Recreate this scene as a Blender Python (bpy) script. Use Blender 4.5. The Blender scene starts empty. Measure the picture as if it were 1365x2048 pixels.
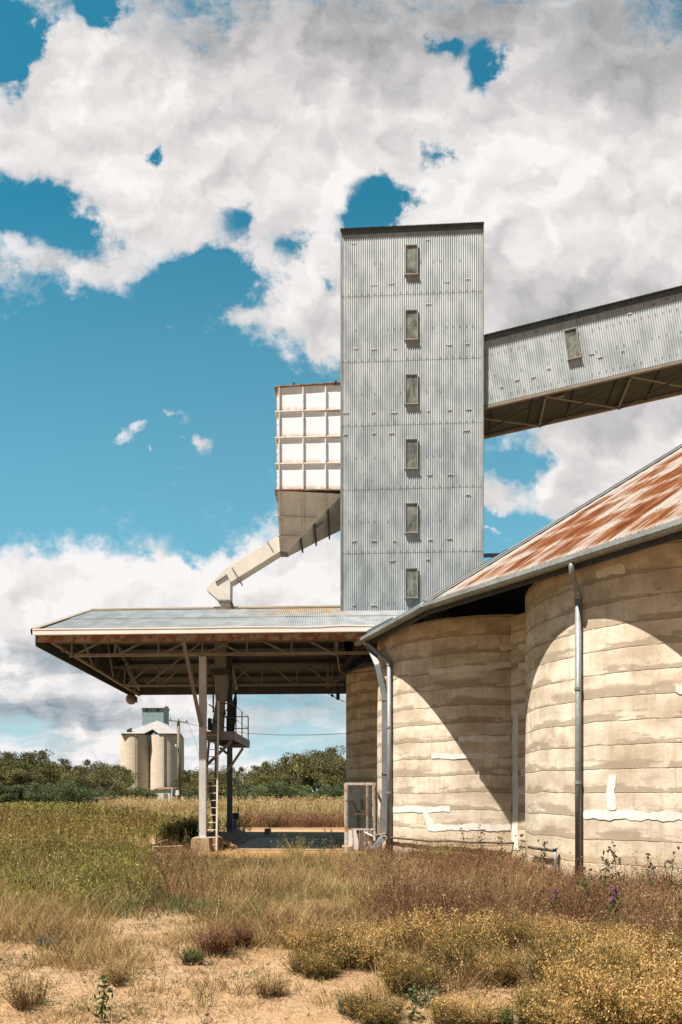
import bpy, math, random
import numpy as np
from mathutils import Vector, Matrix
random.seed(7)
RNG = np.random.default_rng(11)
S = bpy.context.scene
COL = S.collection
F = 1400.0          # focal length in pixels of the 1365 x 2048 photograph
HZ = 1588.0         # horizon row
CX = 682.5
EYE = 1.8


def W(px, py, d):
    """world point seen at a photo pixel at depth d"""
    return Vector(((px - CX) * d / F, d, EYE + (HZ - py) * d / F))


def GD(py):
    return EYE * F / (py - HZ)


# ----------------------------------------------------------------- node helpers
class NT:
    def __init__(self, tree):
        self.t = tree
        self.n = tree.nodes
        self.l = tree.links

    def new(self, kind, **kw):
        nd = self.n.new(kind)
        for k, v in kw.items():
            setattr(nd, k, v)
        return nd

    def put(self, sock, v):
        if v is None:
            return
        if hasattr(v, 'is_output'):
            self.l.new(v, sock)
        else:
            if isinstance(v, (tuple, list)) and len(v) == 3 and sock.type == 'RGBA':
                v = (*v, 1)
            sock.default_value = v

    def m(self, op, a, b=None, c=None, clamp=False):
        nd = self.new('ShaderNodeMath', operation=op, use_clamp=clamp)
        self.put(nd.inputs[0], a)
        self.put(nd.inputs[1], b)
        self.put(nd.inputs[2], c)
        return nd.outputs[0]

    def vm(self, op, a, b=None, c=None, out=0):
        nd = self.new('ShaderNodeVectorMath', operation=op)
        self.put(nd.inputs[0], a)
        self.put(nd.inputs[1], b)
        self.put(nd.inputs[2], c)
        return nd.outputs[out]

    def noise(self, vec, scale=1, detail=4, rough=.55, dist=0, out=0):
        nd = self.new('ShaderNodeTexNoise')
        self.put(nd.inputs['Vector'], vec)
        nd.inputs['Scale'].default_value = scale
        nd.inputs['Detail'].default_value = detail
        nd.inputs['Roughness'].default_value = rough
        nd.inputs['Distortion'].default_value = dist
        return nd.outputs[out]

    def white(self, v, dim='1D'):
        nd = self.new('ShaderNodeTexWhiteNoise', noise_dimensions=dim)
        self.put(nd.inputs['W' if dim == '1D' else 'Vector'], v)
        return nd.outputs[0]

    def ramp(self, fac, a, b, lo=0., hi=1., smooth=True):
        nd = self.new('ShaderNodeMapRange', interpolation_type='SMOOTHSTEP' if smooth else 'LINEAR')
        self.put(nd.inputs[0], fac)
        nd.inputs[1].default_value = a
        nd.inputs[2].default_value = b
        nd.inputs[3].default_value = lo
        nd.inputs[4].default_value = hi
        return nd.outputs[0]

    def mix(self, fac, a, b, blend='MIX'):
        nd = self.new('ShaderNodeMix', data_type='RGBA', blend_type=blend)
        self.put(nd.inputs[0], fac)
        self.put(nd.inputs[6], a)
        self.put(nd.inputs[7], b)
        return nd.outputs[2]

    def sep(self, v):
        nd = self.new('ShaderNodeSeparateXYZ')
        self.put(nd.inputs[0], v)
        return nd.outputs

    def comb(self, x, y, z=0.):
        nd = self.new('ShaderNodeCombineXYZ')
        self.put(nd.inputs[0], x)
        self.put(nd.inputs[1], y)
        self.put(nd.inputs[2], z)
        return nd.outputs[0]

    def scale(self, v, s):
        return self.vm('MULTIPLY', v, s)


def material(name, rough=.6, metal=0., spec=.3):
    mt = bpy.data.materials.new(name)
    mt.use_nodes = True
    n = NT(mt.node_tree)
    b = mt.node_tree.nodes['Principled BSDF']
    b.inputs['Roughness'].default_value = rough
    b.inputs['Metallic'].default_value = metal
    b.inputs['Specular IOR Level'].default_value = spec
    tc = n.new('ShaderNodeTexCoord')
    return mt, n, b, tc


def bump(n, b, h, strength=.3, dist=.02):
    nd = n.new('ShaderNodeBump')
    nd.inputs['Strength'].default_value = strength
    nd.inputs['Distance'].default_value = dist
    n.put(nd.inputs['Height'], h)
    n.l.new(nd.outputs[0], b.inputs['Normal'])


def plain(name, col, rough=.6, metal=0., var=.25, scale=3., rust=0., rustcol=(.22, .09, .03), spec=.3, fine=12.):
    """painted or raw surface with mottling and optional rust patches"""
    mt, n, b, tc = material(name, rough, metal, spec)
    v = tc.outputs['Object']
    a = n.noise(v, scale, 6, .65)
    f = n.noise(v, fine, 5, .6)
    k = n.m('ADD', n.ramp(a, .3, .7, 1 - var, 1 + var, False), n.ramp(f, .3, .7, -var * .5, var * .5, False))
    c = n.mix(1., col, n.comb(k, k, k), 'MULTIPLY')
    if rust > 0:
        r = n.ramp(n.m('ADD', n.noise(v, scale * 1.7, 8, .7), n.m('MULTIPLY', f, .25)), .82 - rust * .5, .92 - rust * .45)
        c = n.mix(r, c, n.mix(f, rustcol, (rustcol[0] * 1.8, rustcol[1] * 1.9, rustcol[2] * 1.8)))
    n.put(b.inputs['Base Color'], c)
    bump(n, b, f, .15, .01)
    return mt


def galv(name, base=(.36, .40, .40), dark=(.19, .23, .24), stain=0.25, rough=.48, metal=.25, lap=2.25, streak=1.0, warm=(.36, .29, .17)):
    """corrugated zinc sheet; UV is in metres"""
    mt, n, b, tc = material(name, rough, metal, .4)
    uv = tc.outputs['UV']
    x, y, z = n.sep(uv)
    sheet = n.m('FLOOR', n.m('DIVIDE', x, .762))
    row = n.m('FLOOR', n.m('DIVIDE', y, lap))
    sv = n.white(n.comb(sheet, row, 3.), '3D')
    blot = n.noise(n.scale(uv, (1.6, .75, 1)), 1.25, 5, .55)
    fine = n.noise(n.scale(uv, (14, 1.2, 1)), 1.0, 5, .6)
    k = n.m('ADD', n.ramp(blot, .33, .68, 0, 1), n.m('MULTIPLY', n.m('SUBTRACT', fine, .5), .9 * streak), clamp=True)
    k = n.m('ADD', n.m('MULTIPLY', k, .75), n.m('MULTIPLY', sv, .3), clamp=True)
    c = n.mix(k, dark, base)
    rs = n.ramp(n.noise(n.scale(uv, (5, .8, 1)), 1.0, 6, .65), .72 - stain * .35, .84 - stain * .2)
    rs = n.m('MULTIPLY', rs, n.ramp(n.noise(uv, .35, 2, .5), .42, .58))
    c = n.mix(n.m('MULTIPLY', rs, .75), c, warm)
    rl = n.m('FRACT', n.m('DIVIDE', y, lap))
    seam = n.m('MULTIPLY', n.ramp(rl, .0, .012, 1, 0), n.ramp(fine, .35, .6))
    c = n.mix(n.m('MULTIPLY', seam, .7), c, (.12, .085, .05))
    n.put(b.inputs['Base Color'], c)
    n.put(b.inputs['Roughness'], n.ramp(blot, .3, .7, rough - .06, rough + .14))
    bump(n, b, n.noise(n.scale(uv, (1, .5, 1)), 2.5, 3, .5), .12, .02)
    return mt


M = {}


def make_materials():
    M['galv'] = galv('zinc_wall', base=(.445, .485, .475), dark=(.31, .35, .355), stain=.3)
    M['galv_light'] = galv('zinc_gallery', base=(.52, .56, .55), dark=(.36, .40, .40), stain=.22, streak=.7)
    M['galv_roof'] = galv('zinc_canopy_roof', base=(.42, .45, .45), dark=(.29, .33, .345), stain=.42, lap=2.86, warm=(.42, .32, .17))
    # long tan stain washed down from the ridge under the chute
    mt = M['galv_roof']
    n = NT(mt.node_tree)
    b = mt.node_tree.nodes['Principled BSDF']
    tc = n.new('ShaderNodeTexCoord')
    uv = tc.outputs['UV']
    x, y, z = n.sep(uv)
    wv = n.noise(n.scale(uv, (2.5, .7, 1)), 1., 6, .65)
    k = n.m('MULTIPLY', n.m('MULTIPLY', n.ramp(x, 5.2, 7.6), n.ramp(x, 10.0, 9.0)), n.ramp(n.m('ADD', y, n.m('MULTIPLY', wv, 2.)), 3.4, 5.8))
    k = n.m('MULTIPLY', k, n.ramp(wv, .3, .55))
    src = b.inputs['Base Color'].links[0].from_socket
    n.put(b.inputs['Base Color'], n.mix(n.m('MULTIPLY', k, .85), src, (.40, .27, .12)))
    M['galv_shaded'] = galv('zinc_underside_shaded', base=(.22, .25, .26), dark=(.12, .14, .15), stain=.3, rough=.6, metal=.1)  # darker copy of the roof zinc, canopy shade put into its colour
    M['galv_dark'] = plain('dark_and_shaded_zinc', (.075, .10, .115), .6, .2, .25)  # dark zinc, also used where shade is put into the colour
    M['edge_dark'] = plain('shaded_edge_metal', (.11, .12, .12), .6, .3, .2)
    M['flash'] = plain('zinc_flashing', (.45, .46, .44), .45, .3, .2, 2., .12)
    M['pipe'] = plain('zinc_pipe', (.25, .27, .28), .5, .25, .25, 2.5, .06)
    M['gutter'] = plain('weathered_gutter', (.36, .39, .38), .5, .3, .25, 1.5, .08)
    M['white'] = plain('white_gutter_paint', (.84, .79, .74), .55, 0, .07, 1.0, .06)
    M['steel'] = plain('grey_painted_steel', (.32, .335, .33), .55, .1, .2, 2., .1)
    M['steel_pale'] = plain('pale_painted_steel', (.50, .49, .475), .5, .05, .12, 2., .05)
    M['steel_tan'] = plain('tan_dusty_steel', (.34, .30, .24), .6, 0, .25, 2., .12)
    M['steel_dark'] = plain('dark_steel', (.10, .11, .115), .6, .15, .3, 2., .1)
    M['blue_steel'] = plain('blue_grey_steel', (.11, .15, .17), .55, .1, .25, 2., .05)
    M['ladder'] = plain('dusty_ladder_steel', (.60, .52, .44), .55, .05, .15, 4., .08)
    M['rust'] = plain('rusty_channel', (.30, .235, .17), .75, 0, .3, 2.6, .52, (.16, .055, .022))
    M['rustflash'] = plain('rusty_flashing', (.52, .27, .10), .8, 0, .3, 3., .4, (.3, .08, .02))
    M['window_frame'] = plain('weathered_timber_frame', (.40, .385, .335), .75, 0, .2, 4.)
    M['concrete'] = plain('plain_concrete', (.44, .345, .23), .9, 0, .2, 2.5, 0, spec=.1)
    M['concrete_grey'] = plain('grey_concrete', (.32, .28, .22), .9, 0, .25, 2., 0, spec=.1)
    M['paint_patch'] = plain('white_repair_paint', (.80, .755, .67), .85, 0, .13, 5., 0, spec=.1)
    M['shaded_patch'] = plain('shaded_repair_paint', (.74, .69, .58), .85, 0, .1, 4., 0, spec=.1)  # darker copy of the white paint for patches in shadow
    M['timber'] = plain('grey_timber', (.24, .20, .16), .85, 0, .3, 3.)
    M['soffit'] = plain('dusty_soffit_board', (.31, .25, .19), .8, 0, .25, 1.2)
    M['black'] = plain('black_rubber', (.03, .032, .035), .6, 0, .3, 3.)
    M['wire'] = plain('dark_wire', (.05, .05, .055), .6)
    M['zincalume'] = plain('pale_metal_roof', (.62, .61, .59), .5, .15, .12, .6, .12)
    M['shed_blue'] = plain('blue_grey_cladding', (.27, .36, .39), .6, .1, .15, .8, .05)
    M['shed_white'] = plain('pale_cladding', (.5, .5, .48), .6, 0, .15, .8)
    M['shed_rust'] = plain('rust_red_roof', (.36, .17, .11), .75, 0, .2, .8)
    M['dark_void'] = plain('dark_opening', (.015, .016, .018), .9)
    M['white_board'] = plain('chalky_white_board', (.62, .6, .56), .7, 0, .15, 4., .1)

    # bin plate: white paint with rust running from the stiffeners
    mt, n, b, tc = material('white_bin_plate', .5, 0, .4)
    uv = tc.outputs['UV']
    x, y, z = n.sep(uv)
    dirt = n.noise(n.scale(uv, (7, .9, 1)), 1., 6, .62)
    big = n.noise(uv, 1.6, 4, .6)
    c = n.mix(n.m('MULTIPLY', n.ramp(dirt, .45, .75), .35), (.80, .80, .80), (.58, .54, .47))
    low = n.ramp(n.m('FRACT', n.m('DIVIDE', y, .94)), .0, .26, 1, 0)
    r = n.m('MULTIPLY', low, n.ramp(n.m('ADD', dirt, n.m('MULTIPLY', big, .8)), .62, .95))
    side = n.ramp(x, .0, .16, 1, 0)
    r = n.m('MAXIMUM', r, n.m('MULTIPLY', side, n.ramp(n.noise(uv, 6, 6, .7), .42, .58)))
    spots = n.ramp(n.noise(n.scale(uv, (6, 2, 1)), 1.7, 6, .7), .68, .74)
    r = n.m('MAXIMUM', r, n.m('MULTIPLY', spots, .7))
    c = n.mix(n.m('MULTIPLY', r, .85), c, n.mix(big, (.55, .32, .14), (.30, .12, .04)))
    n.put(b.inputs['Base Color'], c)
    bump(n, b, n.noise(uv, 1.4, 2, .5), .25, .03)
    M['bin'] = mt

    # silo concrete in poured lifts; UV = metres round the wall, metres up
    mt, n, b, tc = material('poured_concrete_wall', .92, 0, .1)
    uv = tc.outputs['UV']
    x, y, z = n.sep(uv)
    wob = n.m('MULTIPLY', n.m('SUBTRACT', n.noise(n.scale(uv, (.55, .16, 1)), 1.3, 3, .5), .5), .17)
    fray = n.m('MULTIPLY', n.m('SUBTRACT', n.noise(n.scale(uv, (3.4, 2.4, 1)), 1.3, 6, .68), .5), .16)
    yy = n.m('ADD', y, wob)
    lift = n.m('DIVIDE', yy, .455)
    fr = n.m('FRACT', lift)
    frf = n.m('FRACT', n.m('DIVIDE', n.m('ADD', yy, fray), .455))
    stain = n.noise(n.scale(uv, (6.5, .6, 1)), 1.1, 8, .68)
    blot = n.noise(n.scale(uv, (.8, 1.1, 1)), 1.2, 7, .62)
    blot2 = n.noise(n.scale(uv, (1.3, 1.6, 1)), 1.9, 6, .66)
    grit = n.noise(uv, 24, 5, .72)
    along = n.noise(n.scale(uv, (.5, 2.0, 1)), 1.5, 6, .66)
    c = n.mix(n.ramp(blot, .34, .64), (.43, .355, .255), (.68, .61, .49))
    c = n.mix(n.m('MULTIPLY', n.ramp(blot2, .52, .68), .6), c, (.36, .30, .215))
    c = n.mix(n.m('MULTIPLY', n.ramp(stain, .50, .70), .65), c, (.35, .275, .18))
    c = n.mix(n.m('MULTIPLY', n.ramp(stain, .46, .30), .35), c, (.70, .64, .53))
    # dark damp band that sits just over each pour line, frayed and broken
    wid = n.m('ADD', .05, n.m('MULTIPLY', n.ramp(along, .40, .62), .60))
    band = n.ramp(n.m('DIVIDE', frf, wid), .55, 1.05, 1, 0)
    c = n.mix(n.m('MULTIPLY', band, .72), c, n.mix(blot, (.185, .15, .105), (.33, .265, .18)))
    line = n.m('MULTIPLY', n.m('MAXIMUM', n.ramp(fr, .0, .03, 1, 0), n.ramp(fr, .975, 1., 0, 1)), n.ramp(n.noise(n.scale(uv, (2.2, 1, 1)), 1.4, 6, .66), .36, .52))
    c = n.mix(n.m('MULTIPLY', line, .8), c, (.13, .105, .075))
    spl = n.m('MULTIPLY', n.ramp(y, .1, 1.3, 1, 0), n.ramp(blot, .3, .6, .5, 1))
    c = n.mix(n.m('MULTIPLY', spl, .6), c, (.55, .40, .22))
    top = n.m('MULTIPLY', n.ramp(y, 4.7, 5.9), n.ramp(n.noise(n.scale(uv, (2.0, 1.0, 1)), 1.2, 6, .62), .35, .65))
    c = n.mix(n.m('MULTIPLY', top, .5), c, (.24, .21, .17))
    c = n.mix(n.ramp(grit, .25, .75, 0, .3), c, (.30, .25, .18))
    n.put(b.inputs['Base Color'], c)
    hh = n.m('ADD', n.m('MULTIPLY', grit, .4), n.m('ADD', n.m('MULTIPLY', stain, .5), n.m('MULTIPLY', line, -.8)))
    bump(n, b, hh, .6, .02)
    M['silo'] = mt

    # rusty silo roof: UV = metres along eave, metres up the slope
    mt, n, b, tc = material('rust_streaked_roof', .6, .0, .12)
    uv = tc.outputs['UV']
    x, y, z = n.sep(uv)
    sheet = n.m('FLOOR', n.m('DIVIDE', n.m('ADD', x, n.m('MULTIPLY', n.noise(uv, 1.5, 1, .5), .1)), .70))
    rowf = n.m('DIVIDE', n.m('ADD', y, 1.35), 1.62)
    row = n.m('FLOOR', rowf)
    rf = n.m('FRACT', rowf)
    sv = n.white(n.comb(sheet, row, 1.), '3D')
    st = n.m('ADD', n.m('MULTIPLY', n.noise(n.scale(uv, (2.6, .20, 1)), 1., 6, .62), .62), n.m('MULTIPLY', n.noise(n.scale(uv, (11., .45, 1)), 1., 7, .7), .38))
    big = n.noise(n.scale(uv, (1.5, .3, 1)), 1., 5, .62)
    q = n.m('ADD', n.m('MULTIPLY', st, 1.15), n.m('ADD', n.m('MULTIPLY', sv, .13), n.m('MULTIPLY', big, .70)))
    q = n.m('SUBTRACT', q, n.m('MULTIPLY', n.ramp(rf, .0, .30, 1, 0), .13))
    q = n.m('SUBTRACT', q, n.m('MULTIPLY', n.ramp(rf, .75, 1., 0, 1), .12))
    clean = n.ramp(n.m('SUBTRACT', x, n.m('MULTIPLY', y, .1135)), .25, .75, .35, 0.)
    q = n.m('SUBTRACT', q, clean)
    r1 = n.ramp(q, .78, .98)
    r2 = n.ramp(q, .88, 1.06)
    c = n.mix(n.ramp(st, .3, .7), (.80, .76, .70), (.62, .60, .56))
    c = n.mix(n.m('MULTIPLY', r1, .9), c, (.46, .19, .055))
    fine = n.noise(n.scale(uv, (14., .5, 1)), 1., 7, .72)
    c = n.mix(r2, c, n.mix(n.ramp(fine, .38, .62), (.12, .028, .008), (.42, .13, .032)))
    c = n.mix(n.m('MULTIPLY', n.ramp(n.noise(n.scale(uv, (9., .35, 1)), 1.3, 6, .7), .56, .64), .55), c, (.66, .60, .52))
    lapm = n.m('MULTIPLY', n.m('MAXIMUM', n.ramp(rf, 0, .02, 1, 0), n.ramp(rf, .98, 1, 0, 1)), n.ramp(n.noise(n.scale(uv, (12, 1, 1)), 1.5, 3, .6), .45, .56))
    c = n.mix(lapm, c, (.03, .028, .025))
    n.put(b.inputs['Base Color'], c)
    n.put(b.inputs['Roughness'], n.ramp(q, .8, 1., .55, .95))
    M['rust_roof'] = mt

    # dusty glass
    mt, n, b, tc = material('dusty_glass', .25, 0, .5)
    d = n.noise(tc.outputs['Object'], 2.2, 6, .65)
    n.put(b.inputs['Base Color'], n.mix(n.ramp(d, .3, .7), (.06, .07, .06), (.19, .20, .17)))
    n.put(b.inputs['Roughness'], n.ramp(d, .3, .7, .12, .5))
    M['glass'] = mt
    st = n.noise(n.scale(tc.outputs['Object'], (9, 9, .8)), 1.3, 4, .6)
    src = b.inputs['Base Color'].links[0].from_socket
    n.put(b.inputs['Base Color'], n.mix(n.m('MULTIPLY', n.ramp(st, .5, .7), .6), src, (.30, .30, .27)))

    # far silo concrete
    mt, n, b, tc = material('far_silo_concrete', .9, 0, .1)
    v = tc.outputs['Object']
    k = n.noise(n.scale(v, (.6, .6, 2.2)), .7, 6, .65)
    k2 = n.noise(n.scale(v, (3, 3, .3)), .8, 4, .6)
    c = n.mix(n.ramp(k, .3, .7), (.50, .42, .31), (.58, .50, .39))
    c = n.mix(n.ramp(k2, .5, .75, 0, .4), c, (.40, .34, .25))
    n.put(b.inputs['Base Color'], c)
    M['far_silo'] = mt

    # sandy soil
    mt, n, b, tc = material('sandy_soil', .95, 0, .05)
    v = tc.outputs['Object']
    a = n.noise(v, .22, 5, .6)
    g = n.noise(v, 3.2, 8, .7)
    peb = n.noise(v, 38, 3, .7)
    vor = n.new('ShaderNodeTexVoronoi')
    vor.inputs['Scale'].default_value = 22.
    n.l.new(v, vor.inputs['Vector'])
    c = n.mix(n.ramp(g, .3, .7), (.40, .275, .155), (.56, .42, .27))
    c = n.mix(n.ramp(a, .4, .65, 0, .6), c, (.47, .28, .12))
    lit = n.ramp(n.m('ADD', g, n.m('MULTIPLY', n.noise(v, 1.1, 6, .7), .7)), .88, 1.06)
    c = n.mix(n.m('MULTIPLY', lit, .8), c, (.23, .16, .095))
    fl = n.noise(v, 11, 6, .72)
    c = n.mix(n.ramp(fl, .56, .66, 0, .7), c, (.24, .165, .10))
    c = n.mix(n.ramp(peb, .55, .75, 0, .6), c, (.62, .50, .36))
    c = n.mix(n.ramp(peb, .22, .38, .5, 0), c, (.20, .13, .07))
    yy = n.sep(v)[1]
    far = n.ramp(yy, 30, 60)
    c = n.mix(far, c, n.mix(n.noise(v, .15, 6, .65), (.12, .12, .035), (.26, .21, .08)))
    n.put(b.inputs['Base Color'], c)
    hh = n.m('ADD', n.m('MULTIPLY', g, 1.), n.m('ADD', n.m('MULTIPLY', peb, .35), n.m('MULTIPLY', vor.outputs[0], -.25)))
    bump(n, b, hh, .8, .05)
    M['soil'] = mt

    def leafmat(name, cols, trans=.3, rough=.7, g=.75):
        mt = bpy.data.materials.new(name)
        mt.use_nodes = True
        n = NT(mt.node_tree)
        mt.node_tree.nodes.remove(mt.node_tree.nodes['Principled BSDF'])
        out = mt.node_tree.nodes['Material Output']
        at = n.new('ShaderNodeAttribute', attribute_name='tint')
        cr = n.new('ShaderNodeValToRGB')
        e = cr.color_ramp.elements
        for i, (p, cc) in enumerate(cols):
            if i < 2:
                e[i].position = p
                e[i].color = (*[q * g for q in cc], 1)
            else:
                x = e.new(p)
                x.color = (*[q * g for q in cc], 1)
        n.l.new(at.outputs['Fac'], cr.inputs[0])
        df = n.new('ShaderNodeBsdfDiffuse')
        tr = n.new('ShaderNodeBsdfTranslucent')
        n.l.new(cr.outputs[0], df.inputs[0])
        n.l.new(cr.outputs[0], tr.inputs[0])
        mx = n.new('ShaderNodeMixShader')
        mx.inputs[0].default_value = trans
        n.l.new(df.outputs[0], mx.inputs[1])
        n.l.new(tr.outputs[0], mx.inputs[2])
        n.l.new(mx.outputs[0], out.inputs[0])
        M[name] = mt
    leafmat('dry_blades', [(0, (.12, .07, .035)), (1, (.66, .50, .26)), (.35, (.30, .20, .09)), (.65, (.48, .34, .155))], .3, .7, .8)
    leafmat('red_blades', [(0, (.10, .05, .03)), (1, (.52, .35, .19)), (.4, (.23, .115, .065)), (.7, (.36, .195, .11))], .3, .7, .78)
    leafmat('weed_leaves', [(0, (.06, .035, .022)), (1, (.58, .44, .20)), (.25, (.12, .115, .04)), (.55, (.26, .265, .065)), (.8, (.46, .40, .13))], .35, .7, .9)
    leafmat('green_leaves', [(0, (.045, .06, .025)), (1, (.26, .25, .10)), (.5, (.105, .125, .045))], .3, .7, .8)
    leafmat('shrub_leaves', [(0, (.065, .055, .024)), (1, (.64, .42, .185)), (.4, (.20, .15, .052)), (.7, (.42, .27, .095))], .35, .7, .95)
    leafmat('grey_leaves', [(0, (.06, .065, .04)), (1, (.36, .33, .21)), (.5, (.17, .165, .10))], .25, .7, .8)
    leafmat('gum_leaves', [(0, (.022, .025, .009)), (1, (.16, .145, .05)), (.5, (.066, .066, .032))], .25, .7, 1.6)
    leafmat('bush_leaves', [(0, (.022, .038, .014)), (1, (.13, .17, .055)), (.5, (.085, .095, .05))], .25, .7, 1.3)
    leafmat('thistle_parts', [(0, (.05, .09, .035)), (1, (.30, .07, .42)), (.45, (.12, .17, .06)), (.7, (.16, .09, .07)), (.9, (.20, .11, .09))], .2)
    M['bark'] = plain('pale_gum_bark', (.26, .22, .17), .9, 0, .3, 1.5)
    M['clay_sheet'] = plain('orange_sand', (.50, .31, .14), .95, 0, .22, 1.6, 0, spec=.05)


# ----------------------------------------------------------------- mesh helpers
def tag(o, label=None, cat=None, group=None, kind=None):
    if label:
        o['label'] = label
    if cat:
        o['category'] = cat
    if group:
        o['group'] = group
    if kind:
        o['kind'] = kind
    return o


def empty(name, loc, label, cat, group=None):
    o = bpy.data.objects.new(name, None)
    COL.objects.link(o)
    o.location = loc
    o.empty_display_size = .3
    return tag(o, label, cat, group)


def link(name, me, parent=None):
    o = bpy.data.objects.new(name, me)
    COL.objects.link(o)
    if parent is not None:
        o.parent = parent
        p = parent
        off = Vector((0, 0, 0))
        while p is not None:
            off += p.location
            p = p.parent
        o.location = -off      # meshes are written in world coordinates
    return o


class MB:
    def __init__(self):
        self.v, self.f, self.uv, self.mi = [], [], [], []

    def poly(self, pts, uvs=None, mi=0):
        i = len(self.v)
        self.v += [tuple(p) for p in pts]
        self.f.append(tuple(range(i, i + len(pts))))
        self.uv.append(uvs if uvs else [(p[0] + p[1], p[2]) for p in pts])
        self.mi.append(mi)

    def hexa(self, p, mi=0):
        """8 corners: bottom ring 0-3, top ring 4-7"""
        i = len(self.v)
        self.v += [tuple(q) for q in p]
        for a in ((3, 2, 1, 0), (4, 5, 6, 7), (0, 1, 5, 4), (1, 2, 6, 5), (2, 3, 7, 6), (3, 0, 4, 7)):
            self.f.append(tuple(i + k for k in a))
            self.uv.append([(self.v[i + k][0] + self.v[i + k][1], self.v[i + k][2]) for k in a])
            self.mi.append(mi)

    def box(self, c, sx, sy, sz, ex=(1, 0, 0), ey=(0, 1, 0), ez=(0, 0, 1), mi=0):
        c = Vector(c)
        ex, ey, ez = Vector(ex) * sx / 2, Vector(ey) * sy / 2, Vector(ez) * sz / 2
        self.hexa([c - ex - ey - ez, c + ex - ey - ez, c + ex + ey - ez, c - ex + ey - ez,
                   c - ex - ey + ez, c + ex - ey + ez, c + ex + ey + ez, c - ex + ey + ez], mi)

    def bar(self, a, b, w, h, up=(0, 0, 1), mi=0):
        """rectangular bar from a to b; w across, h along up"""
        a, b = Vector(a), Vector(b)
        d = (b - a)
        L = d.length
        d.normalize()
        u = Vector(up)
        s = d.cross(u)
        if s.length < 1e-4:
            s = d.cross(Vector((1, 0, 0)))
        s.normalize()
        u = s.cross(d).normalized()
        self.box((a + b) / 2, L, w, h, d, s, u, mi)

    def angle(self, a, b, w, t=.012, up=(0, 0, 1), flip=1):
        """L-section from a to b"""
        a, b = Vector(a), Vector(b)
        d = (b - a).normalized()
        u = Vector(up)
        s = d.cross(u)
        if s.length < 1e-4:
            s = d.cross(Vector((0, 1, 0)))
        s.normalize()
        u = s.cross(d).normalized()
        self.box((a + b) / 2 + u * t / 2, (b - a).length, w, t, d, s, u)
        self.box((a + b) / 2 + u * (w / 2) + s * flip * (w / 2 - t / 2), (b - a).length, t, w - t * 2, d, s, u)

    def tube(self, pts, r, n=10, cap=True, mi=0):
        pts = [Vector(p) for p in pts]
        rs = r if isinstance(r, (list, tuple)) else [r] * len(pts)
        base = len(self.v)
        prev = None
        for k, p in enumerate(pts):
            if k == 0:
                d = pts[1] - pts[0]
            elif k == len(pts) - 1:
                d = pts[-1] - pts[-2]
            else:
                d = (pts[k + 1] - p).normalized() + (p - pts[k - 1]).normalized()
            d.normalize()
            ref = prev if prev else (Vector((1, 0, 0)) if abs(d.x) < .9 else Vector((0, 1, 0)))
            s = (ref - d * ref.dot(d)).normalized()
            prev = s
            t = d.cross(s)
            for j in range(n):
                a = 2 * math.pi * j / n
                self.v.append(tuple(p + (s * math.cos(a) + t * math.sin(a)) * rs[k]))
        for k in range(len(pts) - 1):
            for j in range(n):
                a, b = base + k * n + j, base + k * n + (j + 1) % n
                self.f.append((a, b, b + n, a + n))
                self.uv.append([(0, 0)] * 4)
                self.mi.append(mi)
        if cap:
            self.f.append(tuple(base + j for j in reversed(range(n))))
            self.uv.append([(0, 0)] * n)
            self.mi.append(mi)
            e = base + (len(pts) - 1) * n
            self.f.append(tuple(e + j for j in range(n)))
            self.uv.append([(0, 0)] * n)
            self.mi.append(mi)

    def corr(self, o, U, V, Nn, w, h, pitch=.0762, amp=.009, top=None, bot=None, uv0=(0, 0), seg=8, mi=0, split=1):
        """corrugated sheet: o origin, U across ribs, V along ribs, Nn outward; top/bot: functions of u"""
        o, U, V, Nn = Vector(o), Vector(U), Vector(V), Vector(Nn)
        nu = max(2, int(round(w / pitch * seg)))
        base = len(self.v)
        R = split + 1
        for i in range(nu + 1):
            u = w * i / nu
            k = amp * math.cos(2 * math.pi * u / pitch)
            b0 = bot(u) if bot else 0
            t0 = top(u) if top else h
            for j in range(R):
                s = b0 + (t0 - b0) * j / split
                self.v.append(tuple(o + U * u + V * s + Nn * k))
        for i in range(nu):
            u0, u1 = w * i / nu, w * (i + 1) / nu
            for j in range(split):
                a = base + i * R + j
                self.f.append((a, a + R, a + R + 1, a + 1))
                vs = []
                for (uu, jj) in ((u0, j), (u1, j), (u1, j + 1), (u0, j + 1)):
                    b0 = bot(uu) if bot else 0
                    t0 = top(uu) if top else h
                    vs.append((uv0[0] + uu, uv0[1] + b0 + (t0 - b0) * jj / split))
                self.uv.append(vs)
                self.mi.append(mi)

    def build(self, name, mats, parent=None, smooth=False, bevel=0.):
        me = bpy.data.meshes.new(name)
        me.from_pydata(self.v, [], self.f)
        ul = me.uv_layers.new(name='UVMap')
        flat = [c for f in self.uv for p in f for c in p]
        ul.data.foreach_set('uv', flat)
        for mt in (mats if isinstance(mats, (list, tuple)) else [mats]):
            me.materials.append(mt)
        me.polygons.foreach_set('material_index', self.mi)
        if smooth:
            me.polygons.foreach_set('use_smooth', [True] * len(self.f))
        me.update()
        o = link(name, me, parent)
        if bevel:
            md = o.modifiers.new('bevel', 'BEVEL')
            md.width = bevel
            md.segments = 2
            md.limit_method = 'ANGLE'
        return o


def part(fn, name, mat, parent, smooth=False, bevel=0., label=None):
    mb = MB()
    fn(mb)
    o = mb.build(name, mat, parent, smooth, bevel)
    if label:
        o['label'] = label
    return o


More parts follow.
